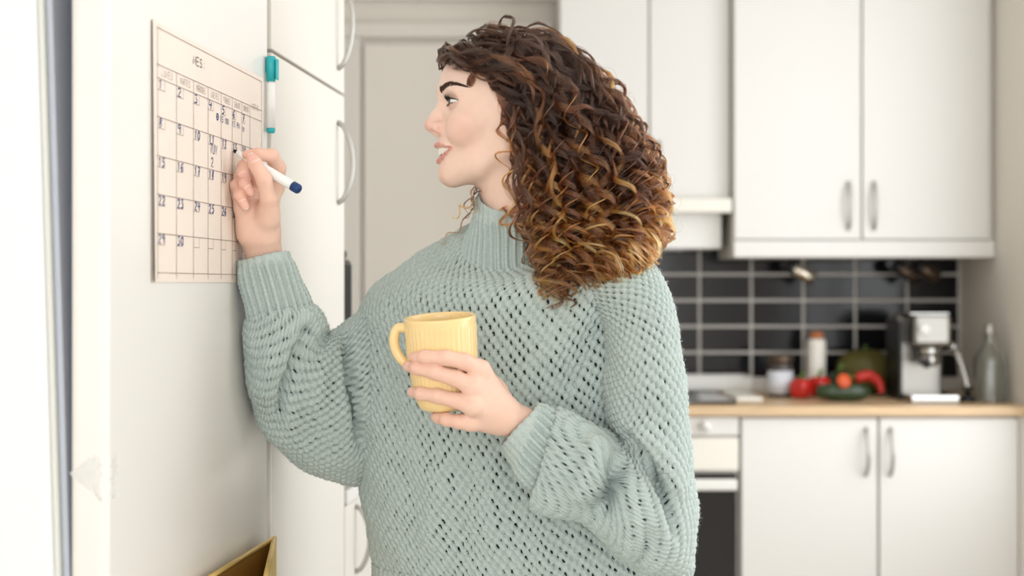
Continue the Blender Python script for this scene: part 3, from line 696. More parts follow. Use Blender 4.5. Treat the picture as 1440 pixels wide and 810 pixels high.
LHm = {
 'palm': [([P(732, 598, 1.812), P(702, 575, 1.792)], [21, 18]), ([P(708, 576, 1.794), iM], [16, 11.5]), ([P(705, 580, 1.790), mM], [16, 11.5]),
          ([P(703, 588, 1.790), rM], [15, 11]), ([P(703, 594, 1.798), pM], [14, 10]), ([P(716, 578, 1.822), P(694, 545, 1.838)], [15, 13])],
 'thumb': ([P(698, 550, 1.840), P(682, 526, 1.858), P(655, 508, 1.858), P(628, 500, 1.856)], [13, 11, 9.5, 7.5]),
 'index': ([iM, W(653, 508.5, 10), W(626, 503, 9.2), W(597, 502, 8.2), W(583, 502.5, 6.6)], [11.5, 10, 9.2, 8.2, 6.6]),
 'middle': ([mM, W(641, 532, 10), W(612, 523, 9.4), W(587, 517.5, 8.4), W(574, 515, 6.8)], [11.5, 10, 9.4, 8.4, 6.8]),
 'ring': ([rM, W(642, 563, 9.8), W(616, 557, 9), W(592, 553.5, 8), W(580, 551.5, 6.6)], [11, 9.6, 9.0, 8.0, 6.6]),
 'pinky': ([pM, P(645, 593, 1.762), P(628, 590, 1.768), P(617, 587.5, 1.780), P(612, 586, 1.787)], [10, 8.6, 8.0, 7.2, 6.2])}
ELR = P(440, 600, 2.02); ELL = P(925, 700, 1.93); SHR = P(610, 440, 2.11); SHL = P(855, 435, 2.02)
def hand_sdf(H, wrist, elbow):
    def f(p):
        pal = None
        for pts, rs in H['palm']:
            e = finger(p, pts, rs); pal = e if pal is None else smin(pal, e, .014)
        fa = cone(p, wrist, wrist+(elbow-wrist)*.45, .0235, .030); pal = smin(pal, fa, .012)
        d = pal
        for k in ('thumb', 'index', 'middle', 'ring', 'pinky'):
            d = np.minimum(d, smin(finger(p, *H[k]), pal, .007 if k != 'thumb' else .010))
        return d
    return f
WR = P(370, 356, 1.932); WL = P(738, 602, 1.818)
sdf_rh = hand_sdf(RH, WR, ELR); sdf_lh = hand_sdf(LHm, WL, ELL)
def bbox(H, extra, pad):
    pts = np.vstack([np.array(q) for q in [e[0] for e in H['palm']]+[H[k][0] for k in H if k != 'palm']]+[np.array(extra)])
    return tuple(pts.min(0)-pad), tuple(pts.max(0)+pad)
def hand_color(H, V, nails, facing):
    C = np.tile(lin(238, 200, 180), (len(V), 1))
    def mix(c, wgt): C[:] = C*(1-wgt[:, None])+c*wgt[:, None]
    for k in ('thumb', 'index', 'middle', 'ring', 'pinky'):
        pts, rs = H[k]; tip = pts[-1]
        mix(SKR, .55*np.exp(-(np.linalg.norm(V-tip, axis=1)/.014)**2))
        for q in pts[1:-1]: mix(SKR, .28*np.exp(-(np.linalg.norm(V-q, axis=1)/.011)**2))
        if k in nails:
            ax = pts[-1]-pts[-2]; ax = ax/np.linalg.norm(ax); n_ = np.array(nails[k], float); n_ = n_-n_.dot(ax)*ax; n_ /= np.linalg.norm(n_); b = np.cross(ax, n_)
            c = tip-ax*.001; q = V-c; r = rs[-1]*mm
            m = (np.abs(q @ b) < r*.78) & (np.abs(q @ ax) < .0068) & (q @ n_ > r*.35)
            C[m] = C[m]*.25+NAIL*.75
            e = m & ((np.abs(q @ ax) > .0056)); C[e] = lin(246, 222, 210)
    return np.clip(C*(1+skin_noise(V)), 0, 1)
Vr, Fr = nets(sdf_rh, *bbox(RH, [WR, WR+(ELR-WR)*.28], .022), .00125)
Cr = hand_color(RH, Vr, {'thumb': (.25, -1, .35), 'ring': (.35, -1, .1), 'pinky': (.3, -1, .1), 'middle': (.1, -1, .1), 'index': (-.4, .2, 1)}, None)
Vl, Fl = nets(sdf_lh, *bbox(LHm, [WL, WL+(ELL-WL)*.22], .022), .00125)
Cl = hand_color(LHm, Vl, {'index': (-.5, -1, .2), 'middle': (-.5, -1, .1), 'ring': (-.5, -1, 0), 'pinky': (-.3, -1, -.2)}, None)
o_ = (Vr[:, :2]-C0) @ ND; Vr[:, :2] += (np.maximum(.0024-o_, 0))[:, None]*ND      # the hand leans on the sheet
_mb, _mt = P(*MB0), P(*MT0); _ax = (_mt-_mb)/np.linalg.norm(_mt-_mb); _mh = np.linalg.norm(_mt-_mb)
_q = Vl-_mb; _z = _q @ _ax; _rad = _q-np.outer(_z, _ax); _r = np.linalg.norm(_rad, axis=1)
_R = np.interp(_z/_mh, [0, .03, .08, .25, .55, 1], [.029, .0335, .0365, .0405, .0440, .0455])+.0008
_in = (_z > 0) & (_z < _mh) & (_r < _R); print('CLEAR in mug', _in.sum(), (_R-_r)[_in].max() if _in.any() else 0, (Vl[_in].mean(0)) if _in.any() else '')
Vl[_in] += _rad[_in]/_r[_in][:, None]*(_R-_r)[_in][:, None]
# trunk, arms and legs under the clothes
HIPR = np.array([-.02, 2.10, .90]); HIPL = np.array([.15, 2.03, .90])
def trunk(p):
    d = cone(p, P(724, 390, 2.06), np.array([.06, 2.07, 1.12]), .052, .105)
    d = smin(d, cone(p, SHR, SHL, .045, .045), .05)
    d = smin(d, cone(p, np.array([.06, 2.07, 1.12]), np.array([.065, 2.07, .93]), .11, .125), .06)
    for a, b, c_ in ((SHR, ELR, WR), (SHL, ELL, WL)):
        d = smin(d, cone(p, a, b, .046, .036), .03); d = smin(d, cone(p, b, b+(c_-b)*.72, .035, .026), .01)
    for hp, fx in ((HIPR, -.03), (HIPL, .17)):
        d = smin(d, chain(p, [hp, np.array([fx, hp[1]-.01, .50]), np.array([fx, hp[1]+.01, .09])], [.075, .052, .034], .02), .03)
        d = smin(d, cone(p, np.array([fx, hp[1]+.02, .045]), np.array([fx-.09, hp[1]-.13, .035]), .034, .026), .03)
    return d
Vt, Ft = nets(trunk, (-.36, 1.70, .0), (.46, 2.30, 1.40), .012)
Ct = np.tile(SK, (len(Vt), 1)); Ct[(Vt[:, 2] > .9)] = lin(104, 116, 112)     # close-fitting grey undershirt
M_skin = mat('skin', (.8, .55, .42, 1), .47, spec=.35, sss=.16, attr='col', bump=(900, .05, .0004))
ns = np.cumsum([0, len(Vh), len(Vr), len(Vl)])
body = np_mesh('body', np.vstack([Vh, Vr, Vl, Vt]), np.vstack([Fh, Fr+ns[1], Fl+ns[2], Ft+ns[3]]), M_skin, PS, True, np.vstack([Ch, Cr, Cl, Ct]))
# ---- eyes, teeth, brows, lashes
M_eye = mat('eyeball', (.8, .8, .8, 1), .12, spec=.5, attr='col', coat=.5)
for sg in (1, -1):
    n1, n2 = 40, 30; V = []; C = []; F = []
    gaze = np.array([1, -.10*sg+.12, .02]); gaze /= np.linalg.norm(gaze)
    for i in range(n2+1):
        a = pi*i/n2
        for j in range(n1):
            b = 2*pi*j/n1; x = math.cos(a); y = math.sin(a)*math.cos(b); z = math.sin(a)*math.sin(b)
            v = np.array([x, y, z]); g2 = np.cross(gaze, [0, 0, 1]); g2 /= np.linalg.norm(g2); g3 = np.cross(g2, gaze)
            w_ = gaze*x+g2*y+g3*z; R = 12.5+(.8 if a < .45 else 0)*math.cos(a/.45*pi/2)
            V.append(np.array([EYE[0], EYE[1]*sg, EYE[2]])+w_*R)
            C.append(lin(14, 10, 10) if a < .17 else lin(70, 46, 30) if a < .44 else lin(40, 28, 24) if a < .48 else lin(236, 230, 226))
    for i in range(n2):
        for j in range(n1): F.append((i*n1+j, i*n1+(j+1) % n1, (i+1)*n1+(j+1) % n1, (i+1)*n1+j))
    np_mesh('eye', from_head(np.array(V)), F, M_eye, body, True, np.array(C))
M_tooth = mat('tooth_enamel', S(244, 238, 226), .18, spec=.5, sss=.1, var=(200, .02))
def tooth(l0, l1, u0, u1, name='tooth'):
    V = []; F = []; n, k = 7, 6
    for i in range(n):
        a = -1+2*i/(n-1)
        for j in range(k):
            b = -1+2*j/(k-1); l = (l0+l1)/2+(l1-l0)/2*a*(1-.08*abs(b)**4); f = 92.4-.0195*l*l
            bul = 1.7*(1-abs(a)**2.6)*(1-.5*abs(b)**3)-.8
            V.append((f+bul, l, (u0+u1)/2+(u1-u0)/2*b))
    N = len(V); V += [(v[0]-5, v[1]*.93, v[2]) for v in V]
    for i in range(n-1):
        for j in range(k-1):
            q = (i*k+j, i*k+j+1, (i+1)*k+j+1, (i+1)*k+j); F += [q, tuple(x+N for x in q[::-1])]
    return np_mesh(name, from_head(np.array(V)), F, M_tooth, body, True)
for sg in (1, -1):
    l = .2
    for wd, ln in ((8.2, 10.2), (6.6, 9.2), (7.2, 9.8), (6.6, 8.6), (6.2, 8)):
        a, b = (l, l+wd-.25) if sg > 0 else (-l-wd+.25, -l); tooth(a, b, -46.0-ln+.035*l*l*0, -44.0+.0*l); l += wd*(1-.018*l)
# ================================================================== STRAND HELPER
def strands(name, curves, radii, cols, m, parent):
    """curves: (n, k, 3) array; radii (n, k) or (k,); cols (n, k, 3)"""
    n, k, _ = curves.shape; hc = bpy.data.hair_curves.new(name); hc.add_curves([k]*n)
    hc.attributes['position'].data.foreach_set('vector', np.ascontiguousarray(curves, dtype=np.float32).ravel())
    a = hc.attributes.get('radius') or hc.attributes.new('radius', 'FLOAT', 'POINT')
    a.data.foreach_set('value', np.ascontiguousarray(np.broadcast_to(radii, (n, k)), dtype=np.float32).ravel())
    c = hc.attributes.new('col', 'FLOAT_COLOR', 'POINT'); cc = np.ones((n, k, 4), np.float32); cc[..., :3] = cols
    c.data.foreach_set('color', cc.ravel())
    return link(name, hc, m, parent)
def hair_mat(name, rough=.35):
    m = bpy.data.materials.new(name); m.use_nodes = True; nt = m.node_tree
    nt.nodes.remove(nt.nodes['Principled BSDF']); h = nt.nodes.new('ShaderNodeBsdfHairPrincipled'); h.model = 'CHIANG'; h.parametrization = 'COLOR'
    a = nt.nodes.new('ShaderNodeAttribute'); a.attribute_name = 'col'
    nt.links.new(a.outputs['Color'], h.inputs['Color']); h.inputs['Roughness'].default_value = rough; h.inputs['Radial Roughness'].default_value = .45
    nt.links.new(h.outputs[0], nt.nodes['Material Output'].inputs[0]); return m
M_brow = mat('brow_hair', S(66, 46, 36), .6, var=(300, .2))
def brow(px_top, sg):
    """eyebrow strands laid on the brow, mirrored for the far side"""
    path = catmull([np.array(q, float) for q in px_top], 60); cur = []
    surf = []
    for x, y, w_ in path:
        p, n_ = face_hit(x, y); surf.append((p, n_, w_))
    r_ = np.random.default_rng(5)
    for _ in range(430):
        t = r_.uniform(0, .98); i = t*58; a = int(i); p0, n0, w0 = surf[a]; p1, n1, w1 = surf[min(a+3, 59)]
        tan = p1-p0; tan /= np.linalg.norm(tan)+1e-9; n_ = n0; up = np.cross(n_, tan); up *= np.sign(up[2]+1e-9)
        off = r_.uniform(-1, 1)*w0*HS; L = r_.uniform(.005, .009); ang = (1.25 if t < .12 else .75 if t < .5 else .3)*(1-.6*off/(w0*HS+1e-6))*.55
        dirv = tan*math.cos(ang)+up*math.sin(ang)
        b = p0+(p1-p0)*(i-a)/3+up*off
        cur.append([b-n_*.0008, b+dirv*L*.5+n_*.0011, b+dirv*L+n_*.0006])
    cur = np.array(cur)
    if sg < 0:
        h = np.stack(to_head(cur.reshape(-1, 3).T), 1); h[:, 1] *= -1; cur = from_head(h).reshape(cur.shape)
    V, F = ribbons(cur, np.array([.00034, .00032, .00012])); return np_mesh('eyebrow', V, F, M_brow, body, True)
def ribbons(cur, rad, n=4):
    """solid little tubes from many equal polylines"""
    m_, k, _ = cur.shape; T = np.gradient(cur, axis=1); T /= np.linalg.norm(T, axis=2, keepdims=True)+1e-12
    a = np.array([.3, .2, .93]); U = np.cross(T, a); U /= np.linalg.norm(U, axis=2, keepdims=True)+1e-9; W = np.cross(T, U)
    rad = np.broadcast_to(rad, (m_, k)); th = np.arange(n)*2*pi/n
    V = cur[:, :, None]+rad[:, :, None, None]*(np.cos(th)[None, None, :, None]*U[:, :, None]+np.sin(th)[None, None, :, None]*W[:, :, None])
    base = (np.arange(m_)[:, None, None]*k+np.arange(k-1)[None, :, None])*n; j = np.arange(n)[None, None, :]; j2 = (j+1) % n
    F = np.stack([base+j, base+j2, base+n+j2, base+n+j], -1).reshape(-1, 4)
    return V.reshape(-1, 3), F
bp = [(620.5, 130, 2.4), (622.5, 126, 3.0), (629, 120.5, 2.8), (637, 118.3, 2.2), (646, 119.3, 1.5), (656, 122.5, .6)]
brow(bp, 1); brow(bp, -1)
M_lash = mat('lash_hair', S(22, 16, 14), .5, var=(300, .2))
def lashes(sg):
    cur = []
    for t in np.linspace(-1, .8, 46):
        for which in (1, -1):
            if which < 0 and (abs(t) > .9 or random.random() < .35): continue
            l = EYE[1]+2+13.2*t
            u = EYE[2]-1+.06*(l-EYE[1])+(4.0 if which > 0 else -2.7)*max(0, 1-t*t)**.6
            rr = max(13.6**2-(l-EYE[1])**2-(u-EYE[2])**2, 4); f = EYE[0]+math.sqrt(rr)
            n_ = np.array([f-EYE[0], l-EYE[1], u-EYE[2]]); n_ /= np.linalg.norm(n_)
            L = (6.8 if which > 0 else 3.4)*(.8+.35*random.random())
            upv = np.array([0, .25*t, which*.9]); b = np.array([f, l, u])+n_*(-.2)
            cur.append([b, b+n_*L*.42+upv*L*.08, b+n_*L*.72+upv*L*.35, b+n_*L*.86+upv*L*.72])
    cur = np.array(cur); cur[:, :, 1] *= sg
    V, F = ribbons(from_head(cur.reshape(-1, 3)).reshape(cur.shape), np.array([.00034, .0003, .0002, .00008])); np_mesh('eyelashes', V, F, M_lash, body, True)
    # dark upper lid line
    line = []
    for t in np.linspace(-.98, 1, 30):
        l = EYE[1]+2+13.4*t; u = EYE[2]-1+.06*(l-EYE[1])+4.1*max(0, 1-t*t)**.6; f = EYE[0]+math.sqrt(max(13.5**2-(l-EYE[1])**2-(u-EYE[2])**2, 4)); line.append((f, l*sg, u))
    V, F = ribbons(from_head(np.array(line))[None], np.full(30, .0006), 6); np_mesh('lid_line', V, F, M_lash, body, True)
lashes(1); lashes(-1)
# ================================================================== MUG AND PEN IN THE HANDS
MD = 1.795
mt = P(*MT0); mb = P(*MB0)
max_ = (mt-mb); mh = np.linalg.norm(max_); max_ /= mh
mg = empty('mug', tuple(mb), 'yellow ribbed ceramic mug held in front of the sweater', 'mug')
def mug_r(z): return np.interp(z/mh, [0, .03, .08, .25, .55, 1], [.029, .0335, .0365, .0405, .0440, .0455])
def mug():
    n, k = 168, 44; V = []; q = Vector((0, 0, 1)).rotation_difference(Vector(max_)); F = []
    prof = []
    for i in range(k): z = mh*i/(k-1); prof.append((mug_r(z), z, 1 if .12 < z/mh < .93 else 0))
    prof += [(mug_r(mh)-.0012, mh+.0012, 0), (mug_r(mh)-.003, mh+.0004, 0)]
    for z in np.linspace(mh*.98, mh*.06, 20): prof.append((mug_r(z)-.0038, z, 0))
    prof = [(.001, .0, 0)]+prof+[(.001, mh*.055, 0)]
    for r, z, rb in prof:
        for j in range(n):
            t = 2*pi*j/n; rr = r+(.0011*(abs(math.cos(t*21))**.6-.6) if rb else 0)
            v = q @ Vector((rr*math.cos(t), rr*math.sin(t), z)); V.append((v.x+mb[0], v.y+mb[1], v.z+mb[2]))
    for i in range(len(prof)-1):
        for j in range(n): F.append((i*n+j, i*n+(j+1) % n, (i+1)*n+(j+1) % n, (i+1)*n+j))
    np_mesh('mug_body', np.array(V), F, M_mug, mg, True)
mug()
hpts = catmull([P(571, 461, MD-.004), P(559, 462, MD-.003), P(554, 476, MD-.002), P(556.5, 492, MD), P(566, 507, MD+.001), P(578, 514, MD+.002)], 30)
V, F, N, n = tube_arr(hpts, .0062, 14); np_mesh('handle', V, F, M_mug, mg, True)
pa = P(328.5, 211.5, 1.9045); pb = P(421, 267, 1.862)
pn = empty('marker_pen', tuple(pa), 'white marker pen with blue end held to the calendar', 'pen')
ax = pb-pa; L = np.linalg.norm(ax); ax = ax/L
lathe('nib', [(.0006, 0), (.0022, .001), (.0026, .006), (.002, .0062)], M_nib, pn, 16, tuple(pa), tuple(ax))
lathe('tip_collar', [(.0026, .0062), (.0038, .0075), (.0046, .02), (.004, .0202)], M_penw, pn, 20, tuple(pa), tuple(ax))
lathe('barrel', [(.0045, .0204), (.0060, .026), (.0064, .034), (.0066, L-.012), (.006, L-.0118)], M_penw, pn, 24, tuple(pa), tuple(ax))
lathe('end_cap', [(.006, L-.0116), (.0068, L-.0112), (.0066, L-.002), (.0052, L), (.001, L+.0004)], M_penb, pn, 24, tuple(pa), tuple(ax))
# ================================================================== SWEATER
M_knit = mat('sage_wool_knit', S(182, 195, 191), .9, spec=.1, sheen=.12, var=(420, .09), bump=(1500, .35, .0006))
def hash2(a, b): return np.modf(np.abs(np.sin(a*12.9898+b*78.233)*43758.5453))[0]
def knit(u, v, a=.0122, b=.0090, amp=.0044):
    """height of staggered knobbly stitches, and how far a point lies in the gap between two of them"""
    r0 = np.round(v/b); best = np.zeros_like(u); slot = np.zeros_like(u)
    for dr in (-1, 0, 1):
        r = r0+dr; odd = np.mod(r, 2); sh = .5*odd; c0 = np.round(u/a-sh); sl = np.where(odd > .5, .34, -.34)
        for dc in (-1, 0, 1):
            c = c0+dc; j = hash2(c, r); j2 = hash2(c+9, r+4)
            du = u/a-sh-c+(j-.5)*.12; dv = v/b-r+(j2-.5)*.14
            x = (du+sl*dv*.5)/.53; y = (dv-sl*du*.35)/.72
            best = np.maximum(best, np.sqrt(np.clip(1-np.abs(x)**2.4-np.abs(y)**2.2, 0, 1))*(.82+.34*j))
            ds = du-.5-.20*dv; slot = np.maximum(slot, np.exp(-(ds/.15)**2-(dv/.44)**4)*(.62+.5*j2))
    return amp*(best-.6)-.0042*slot, slot
def rib(u, v, p=.0092, amp=.0026, end=None):
    c = np.cos(2*pi*u/p); h = np.sign(c)*np.abs(c)**.7
    fu = np.abs(np.mod(u/p+.5, 1)-.5)
    vv = np.cos(2*pi*(v/.0062+fu*1.6))
    fade = 1 if end is None else np.clip((end-v)/.010, .12, 1)
    return (amp*.5*h+.00055*vv*(h > -.2))*fade, None
def rings_dense(R, n):
    """R rows: Lx,Ly,Ld, Rx,Ry,Rd, depth, tilt, squareness -> interpolated rows"""
    R = np.array(R, float); return catmull(R, n)
def ring_pts(row, th):
    L = P(*row[0:3]); Q = P(*row[3:6]); C = (L+Q)/2; a = (Q-L)/2; an = a/np.linalg.norm(a)
    b = np.array([0, 1., 0]); b = b-b.dot(an)*an; b /= np.linalg.norm(b); b = b*row[6]+np.array([0, 0, row[7]])
    e = 2/row[8]; c, s = np.cos(th), np.sin(th)
    return C+np.outer(np.sign(c)*np.abs(c)**e, a)+np.outer(np.sign(s)*np.abs(s)**e, b), C
def proj(V): return 720+V[..., 0]/V[..., 1]*FPX, HOR-(V[..., 2]-CAMZ)/V[..., 1]*FPX
FRONT = []
def garment(name, R, du, dv, hfn, folds, parent, voff=0, hole=9):
    dense = rings_dense(R, 240); th0 = np.linspace(-pi/2-pi, -pi/2+pi, 361)
    # arc length down the front and average circumference
    G = np.array([ring_pts(r, th0)[0] for r in dense])
    step = np.linalg.norm(np.diff(G, axis=0), axis=2); mean = np.maximum(step.max(1), 1e-5); cum = np.r_[0, np.cumsum(mean)]
    nv = int(cum[-1]/dv)+1; tt = np.interp(np.linspace(0, cum[-1], nv), cum, np.arange(240))
    circ = np.linalg.norm(np.diff(G, axis=1), axis=2).sum(1).max(); nu = int(circ/du*.69)
    rows = np.array([[np.interp(t, np.arange(240), dense[:, k]) for k in range(9)] for t in tt])
    thf = np.linspace(-pi/2-pi, -pi/2+pi, 721); V = np.empty((nv, nu, 3)); U = np.empty((nv, nu))
    for i, r in enumerate(rows):
        g, _ = ring_pts(r, thf); s = np.r_[0, np.cumsum(np.linalg.norm(np.diff(g, axis=0), axis=1))]
        w_ = np.interp(np.linspace(0, 1, nu, endpoint=False), [0, .14, .86, 1], [0, .25, .75, 1])*s[-1]
        for k in range(3): V[i, :, k] = np.interp(w_, s, g[:, k])
        U[i] = w_-np.interp(-pi/2, thf, s)
    vl = np.r_[np.zeros((1, nu)), np.cumsum(np.linalg.norm(np.diff(V, axis=0), axis=2), axis=0)]
    vl = vl-vl[:, nu//2:nu//2+1]*0+voff
    def normals(V):
        tu = np.roll(V, -1, 1)-np.roll(V, 1, 1); tv = np.gradient(V, axis=0); n_ = np.cross(tu, tv); n_ /= np.linalg.norm(n_, axis=2, keepdims=True)+1e-12
        C = V.mean(1, keepdims=True); sg = np.sign(((V-C)*n_).sum(2).mean()); return n_*sg
    N = normals(V)
    # soft folds: (pixel polyline, width px, height m, side)
    if folds:
        X, Y = proj(V); face = np.clip(-N[..., 1]*1.6+.25, 0, 1)
        D = np.zeros(X.shape)
        for pl, wd, hgt in folds:
            pl = catmull(np.array(pl, float), 24); best = np.full(X.shape, 1e9); tb = np.zeros(X.shape)
            for k in range(23):
                a, b = pl[k], pl[k+1]; ab = b-a; t = np.clip(((X-a[0])*ab[0]+(Y-a[1])*ab[1])/(ab @ ab+1e-9), 0, 1)
                dd = np.hypot(X-a[0]-t*ab[0], Y-a[1]-t*ab[1]); m = dd < best; best[m] = dd[m]; tb[m] = (k+t[m])/23
            D += hgt*np.exp(-(best/wd)**2)*np.clip(np.minimum(tb, 1-tb)*5+.15, 0, 1)
        V = V+N*(D*face)[..., None]; N = normals(V)
    soft = .0022*np.sin(V[..., 0]*47+V[..., 2]*31+1)*np.sin(V[..., 2]*52-V[..., 1]*38)
    hh, slot = hfn(U, vl); V = V+N*(hh+soft)[..., None]
    o_ = (V[..., :2]-C0) @ ND; s_ = (V[..., :2]-C0) @ TD; pen = np.where((s_ < .63) & (o_ < .003), .003-o_, 0)
    V[..., :2] += pen[..., None]*ND           # cloth rests against the fridge door
    i = np.arange(nv-1)[:, None]*nu; j = np.arange(nu)[None, :]; j2 = (j+1) % nu
    F = np.stack([i+j, i+j2, i+nu+j2, i+nu+j], -1).reshape(-1, 4)
    if slot is not None:
        sf = (slot[:-1]+slot[1:])/2; sf = (sf+np.roll(sf, -1, 1))/2; F = F[sf.reshape(-1) < hole]
    o = np_mesh(name, V.reshape(-1, 3), F, M_knit, parent, True)
    FRONT.append(V[::3, ::3].reshape(-1, 3)); return o, V, N
TORSO = [
 (656, 338, 2.06, 778, 340, 2.03, .062, .042, 2.0), (632, 341, 2.075, 815, 342, 2.02, .075, .045, 2.0), (596, 354, 2.09, 855, 346, 2.00, .092, .042, 2.05),
 (556, 378, 2.11, 890, 358, 1.985, .108, .032, 2.1), (524, 410, 2.12, 914, 384, 1.975, .122, .02, 2.15), (509, 452, 2.12, 922, 436, 1.975, .130, .008, 2.2),
 (506, 520, 2.12, 928, 520, 1.975, .137, 0, 2.2), (510, 600, 2.12, 938, 600, 1.975, .140, 0, 2.2), (517, 680, 2.12, 952, 690, 1.975, .140, 0, 2.2),
 (526, 740, 2.12, 966, 750, 1.975, .138, 0, 2.2), (533, 785, 2.12, 974, 800, 1.975, .134, 0, 2.2)]
tf = [([(560, 420), (545, 520), (560, 640), (590, 760)], 16, -.006), ([(620, 640), (610, 700), (600, 790)], 14, .006), ([(700, 640), (690, 720), (690, 800)], 16, .006), ([(655, 640), (650, 720), (645, 800)], 12, -.005),
      ([(760, 720), (765, 770), (770, 810)], 16, .008), ([(830, 420), (800, 470), (760, 520)], 22, .006), ([(860, 440), (830, 500), (800, 560)], 15, -.006), ([(640, 400), (700, 415), (780, 415)], 26, .004)]
DU, DV = .00118, .00112
sweater, Vsw, Nsw = garment('sweater', TORSO, DU, DV, knit, tf, PS, hole=.68)
HEM = [(532, 783, 2.12, 973, 798, 1.975, .134, 0, 2.2), (531, 815, 2.12, 970, 822, 1.975, .130, 0, 2.2), (535, 850, 2.12, 962, 850, 1.975, .126, 0, 2.2), (545, 878, 2.115, 950, 878, 1.98, .120, 0, 2.2)]
garment('hem', HEM, .0015, .0018, lambda u, v: rib(u, v, .0115, .0055), None, sweater)
COLLAR = [(652, 342, 2.06, 782, 345, 2.03, .064, .044, 2.0), (660, 322, 2.06, 768, 330, 2.035, .058, .036, 2.0), (668, 300, 2.06, 757, 312, 2.04, .054, .028, 2.0), (672, 282, 2.06, 750, 300, 2.04, .053, .024, 2.0),
          (674, 272, 2.06, 747, 292, 2.04, .0535, .022, 2.0), (676, 269, 2.06, 745, 288, 2.04, .052, .022, 2.0), (679, 274, 2.06, 742, 292, 2.04, .049, .022, 2.0)]
garment('collar', COLLAR, .0012, .0012, lambda u, v: rib(u, v, .0112, .0070, .078), None, sweater)
RS = [
 (580, 398, 2.115, 560, 655, 2.13, .085, 0, 2.1), (545, 412, 2.10, 530, 672, 2.115, .098, 0, 2.15), (512, 432, 2.08, 496, 679, 2.10, .104, 0, 2.2), (488, 452, 2.06, 456, 668, 2.075, .104, 0, 2.2),
 (470, 464, 2.035, 412, 646, 2.045, .098, 0, 2.2), (464, 466, 2.01, 375, 607, 2.01, .090, 0, 2.2), (462, 460, 1.985, 351, 556, 1.962, .078, 0, 2.2), (455, 448, 1.965, 343, 498, 1.938, .062, 0, 2.15),
 (446, 434, 1.95, 345, 456, 1.928, .048, 0, 2.1), (438, 428, 1.94, 350, 444, 1.928, .042, 0, 2.0)]
rf = [([(444, 452), (420, 500), (398, 560), (392, 600)], 9, -.020), ([(470, 470), (452, 520), (440, 590)], 16, .008), ([(486, 462), (498, 540), (512, 640)], 8, -.026), ([(415, 455), (385, 510), (372, 570)], 16, .010), ([(430, 560), (440, 610), (470, 645)], 14, -.006)]
garment('sleeve', RS, DU, DV, knit, rf, sweater, hole=.84)
RC = [(351, 455, 1.926, 438, 436, 1.94, .040, 0, 2.0), (346, 430, 1.925, 432, 414, 1.938, .041, 0, 2.0), (339, 400, 1.922, 420, 384, 1.936, .040, 0, 2.0), (334, 380, 1.920, 411, 366, 1.935, .039, 0, 2.0),
      (332, 372, 1.920, 409, 359, 1.935, .0385, 0, 2.0), (334, 366, 1.920, 407, 355, 1.935, .036, 0, 2.0), (338, 368, 1.921, 403, 357, 1.934, .032, 0, 2.0), (340, 376, 1.921, 402, 364, 1.934, .030, 0, 2.0)]
garment('cuff', RC, .0012, .0012, lambda u, v: rib(u, v, .0112, .0072, .079), None, sweater)
LS = [
 (790, 400, 2.00, 880, 352, 1.985, .07, 0, 2.0), (818, 425, 1.975, 905, 358, 1.965, .082, 0, 2.1), (843, 455, 1.938, 930, 393, 1.938, .09, 0, 2.15), (851, 500, 1.905, 947, 452, 1.912, .095, 0, 2.2),
 (852, 550, 1.882, 959, 535, 1.89, .098, 0, 2.2), (856, 592, 1.865, 969, 628, 1.872, .098, 0, 2.2), (866, 608, 1.868, 978, 730, 1.865, .098, 0, 2.2), (866, 610, 1.855, 962, 800, 1.852, .096, 0, 2.2),
 (858, 606, 1.845, 900, 806, 1.842, .09, 0, 2.2), (845, 600, 1.836, 852, 762, 1.832, .078, 0, 2.2), (826, 590, 1.828, 812, 732, 1.824, .066, 0, 2.2), (802, 578, 1.822, 772, 727, 1.818, .058, 0, 2.1),
 (784, 573, 1.820, 747, 716, 1.815, .052, 0, 2.1), (779, 580, 1.820, 748, 703, 1.816, .044, 0, 2.0), (786, 590, 1.82, 757, 696, 1.818, .040, 0, 2.0)]
lf = [([(872, 605), (905, 640), (935, 695), (952, 760)], 7, -.030), ([(890, 600), (930, 640), (958, 710)], 15, .009), ([(870, 640), (858, 690), (838, 730)], 11, -.034), ([(836, 610), (828, 660), (806, 710)], 18, .016),
      ([(895, 660), (890, 720), (870, 780)], 18, .008), ([(925, 740), (905, 780), (880, 805)], 12, -.008), ([(870, 560), (900, 575), (945, 570)], 12, -.005)]
garment('sleeve', LS, DU, DV, knit, lf, sweater, hole=.78)
LC = [(806, 598, 1.818, 762, 694, 1.816, .036, 0, 2.0), (790, 585, 1.816, 740, 678, 1.814, .037, 0, 2.0), (772, 573, 1.815, 718, 654, 1.812, .037, 0, 2.0), (762, 567, 1.815, 706, 637, 1.812, .036, 0, 2.0),
      (757, 565, 1.815, 702, 629, 1.812, .034, 0, 2.0), (753, 568, 1.815, 704, 623, 1.812, .030, 0, 2.0), (754, 575, 1.815, 712, 624, 1.812, .027, 0, 2.0), (760, 580, 1.815, 720, 630, 1.812, .025, 0, 2.0)]
garment('cuff', LC, .0012, .0012, lambda u, v: rib(u, v, .0112, .0078, .054), None, sweater)
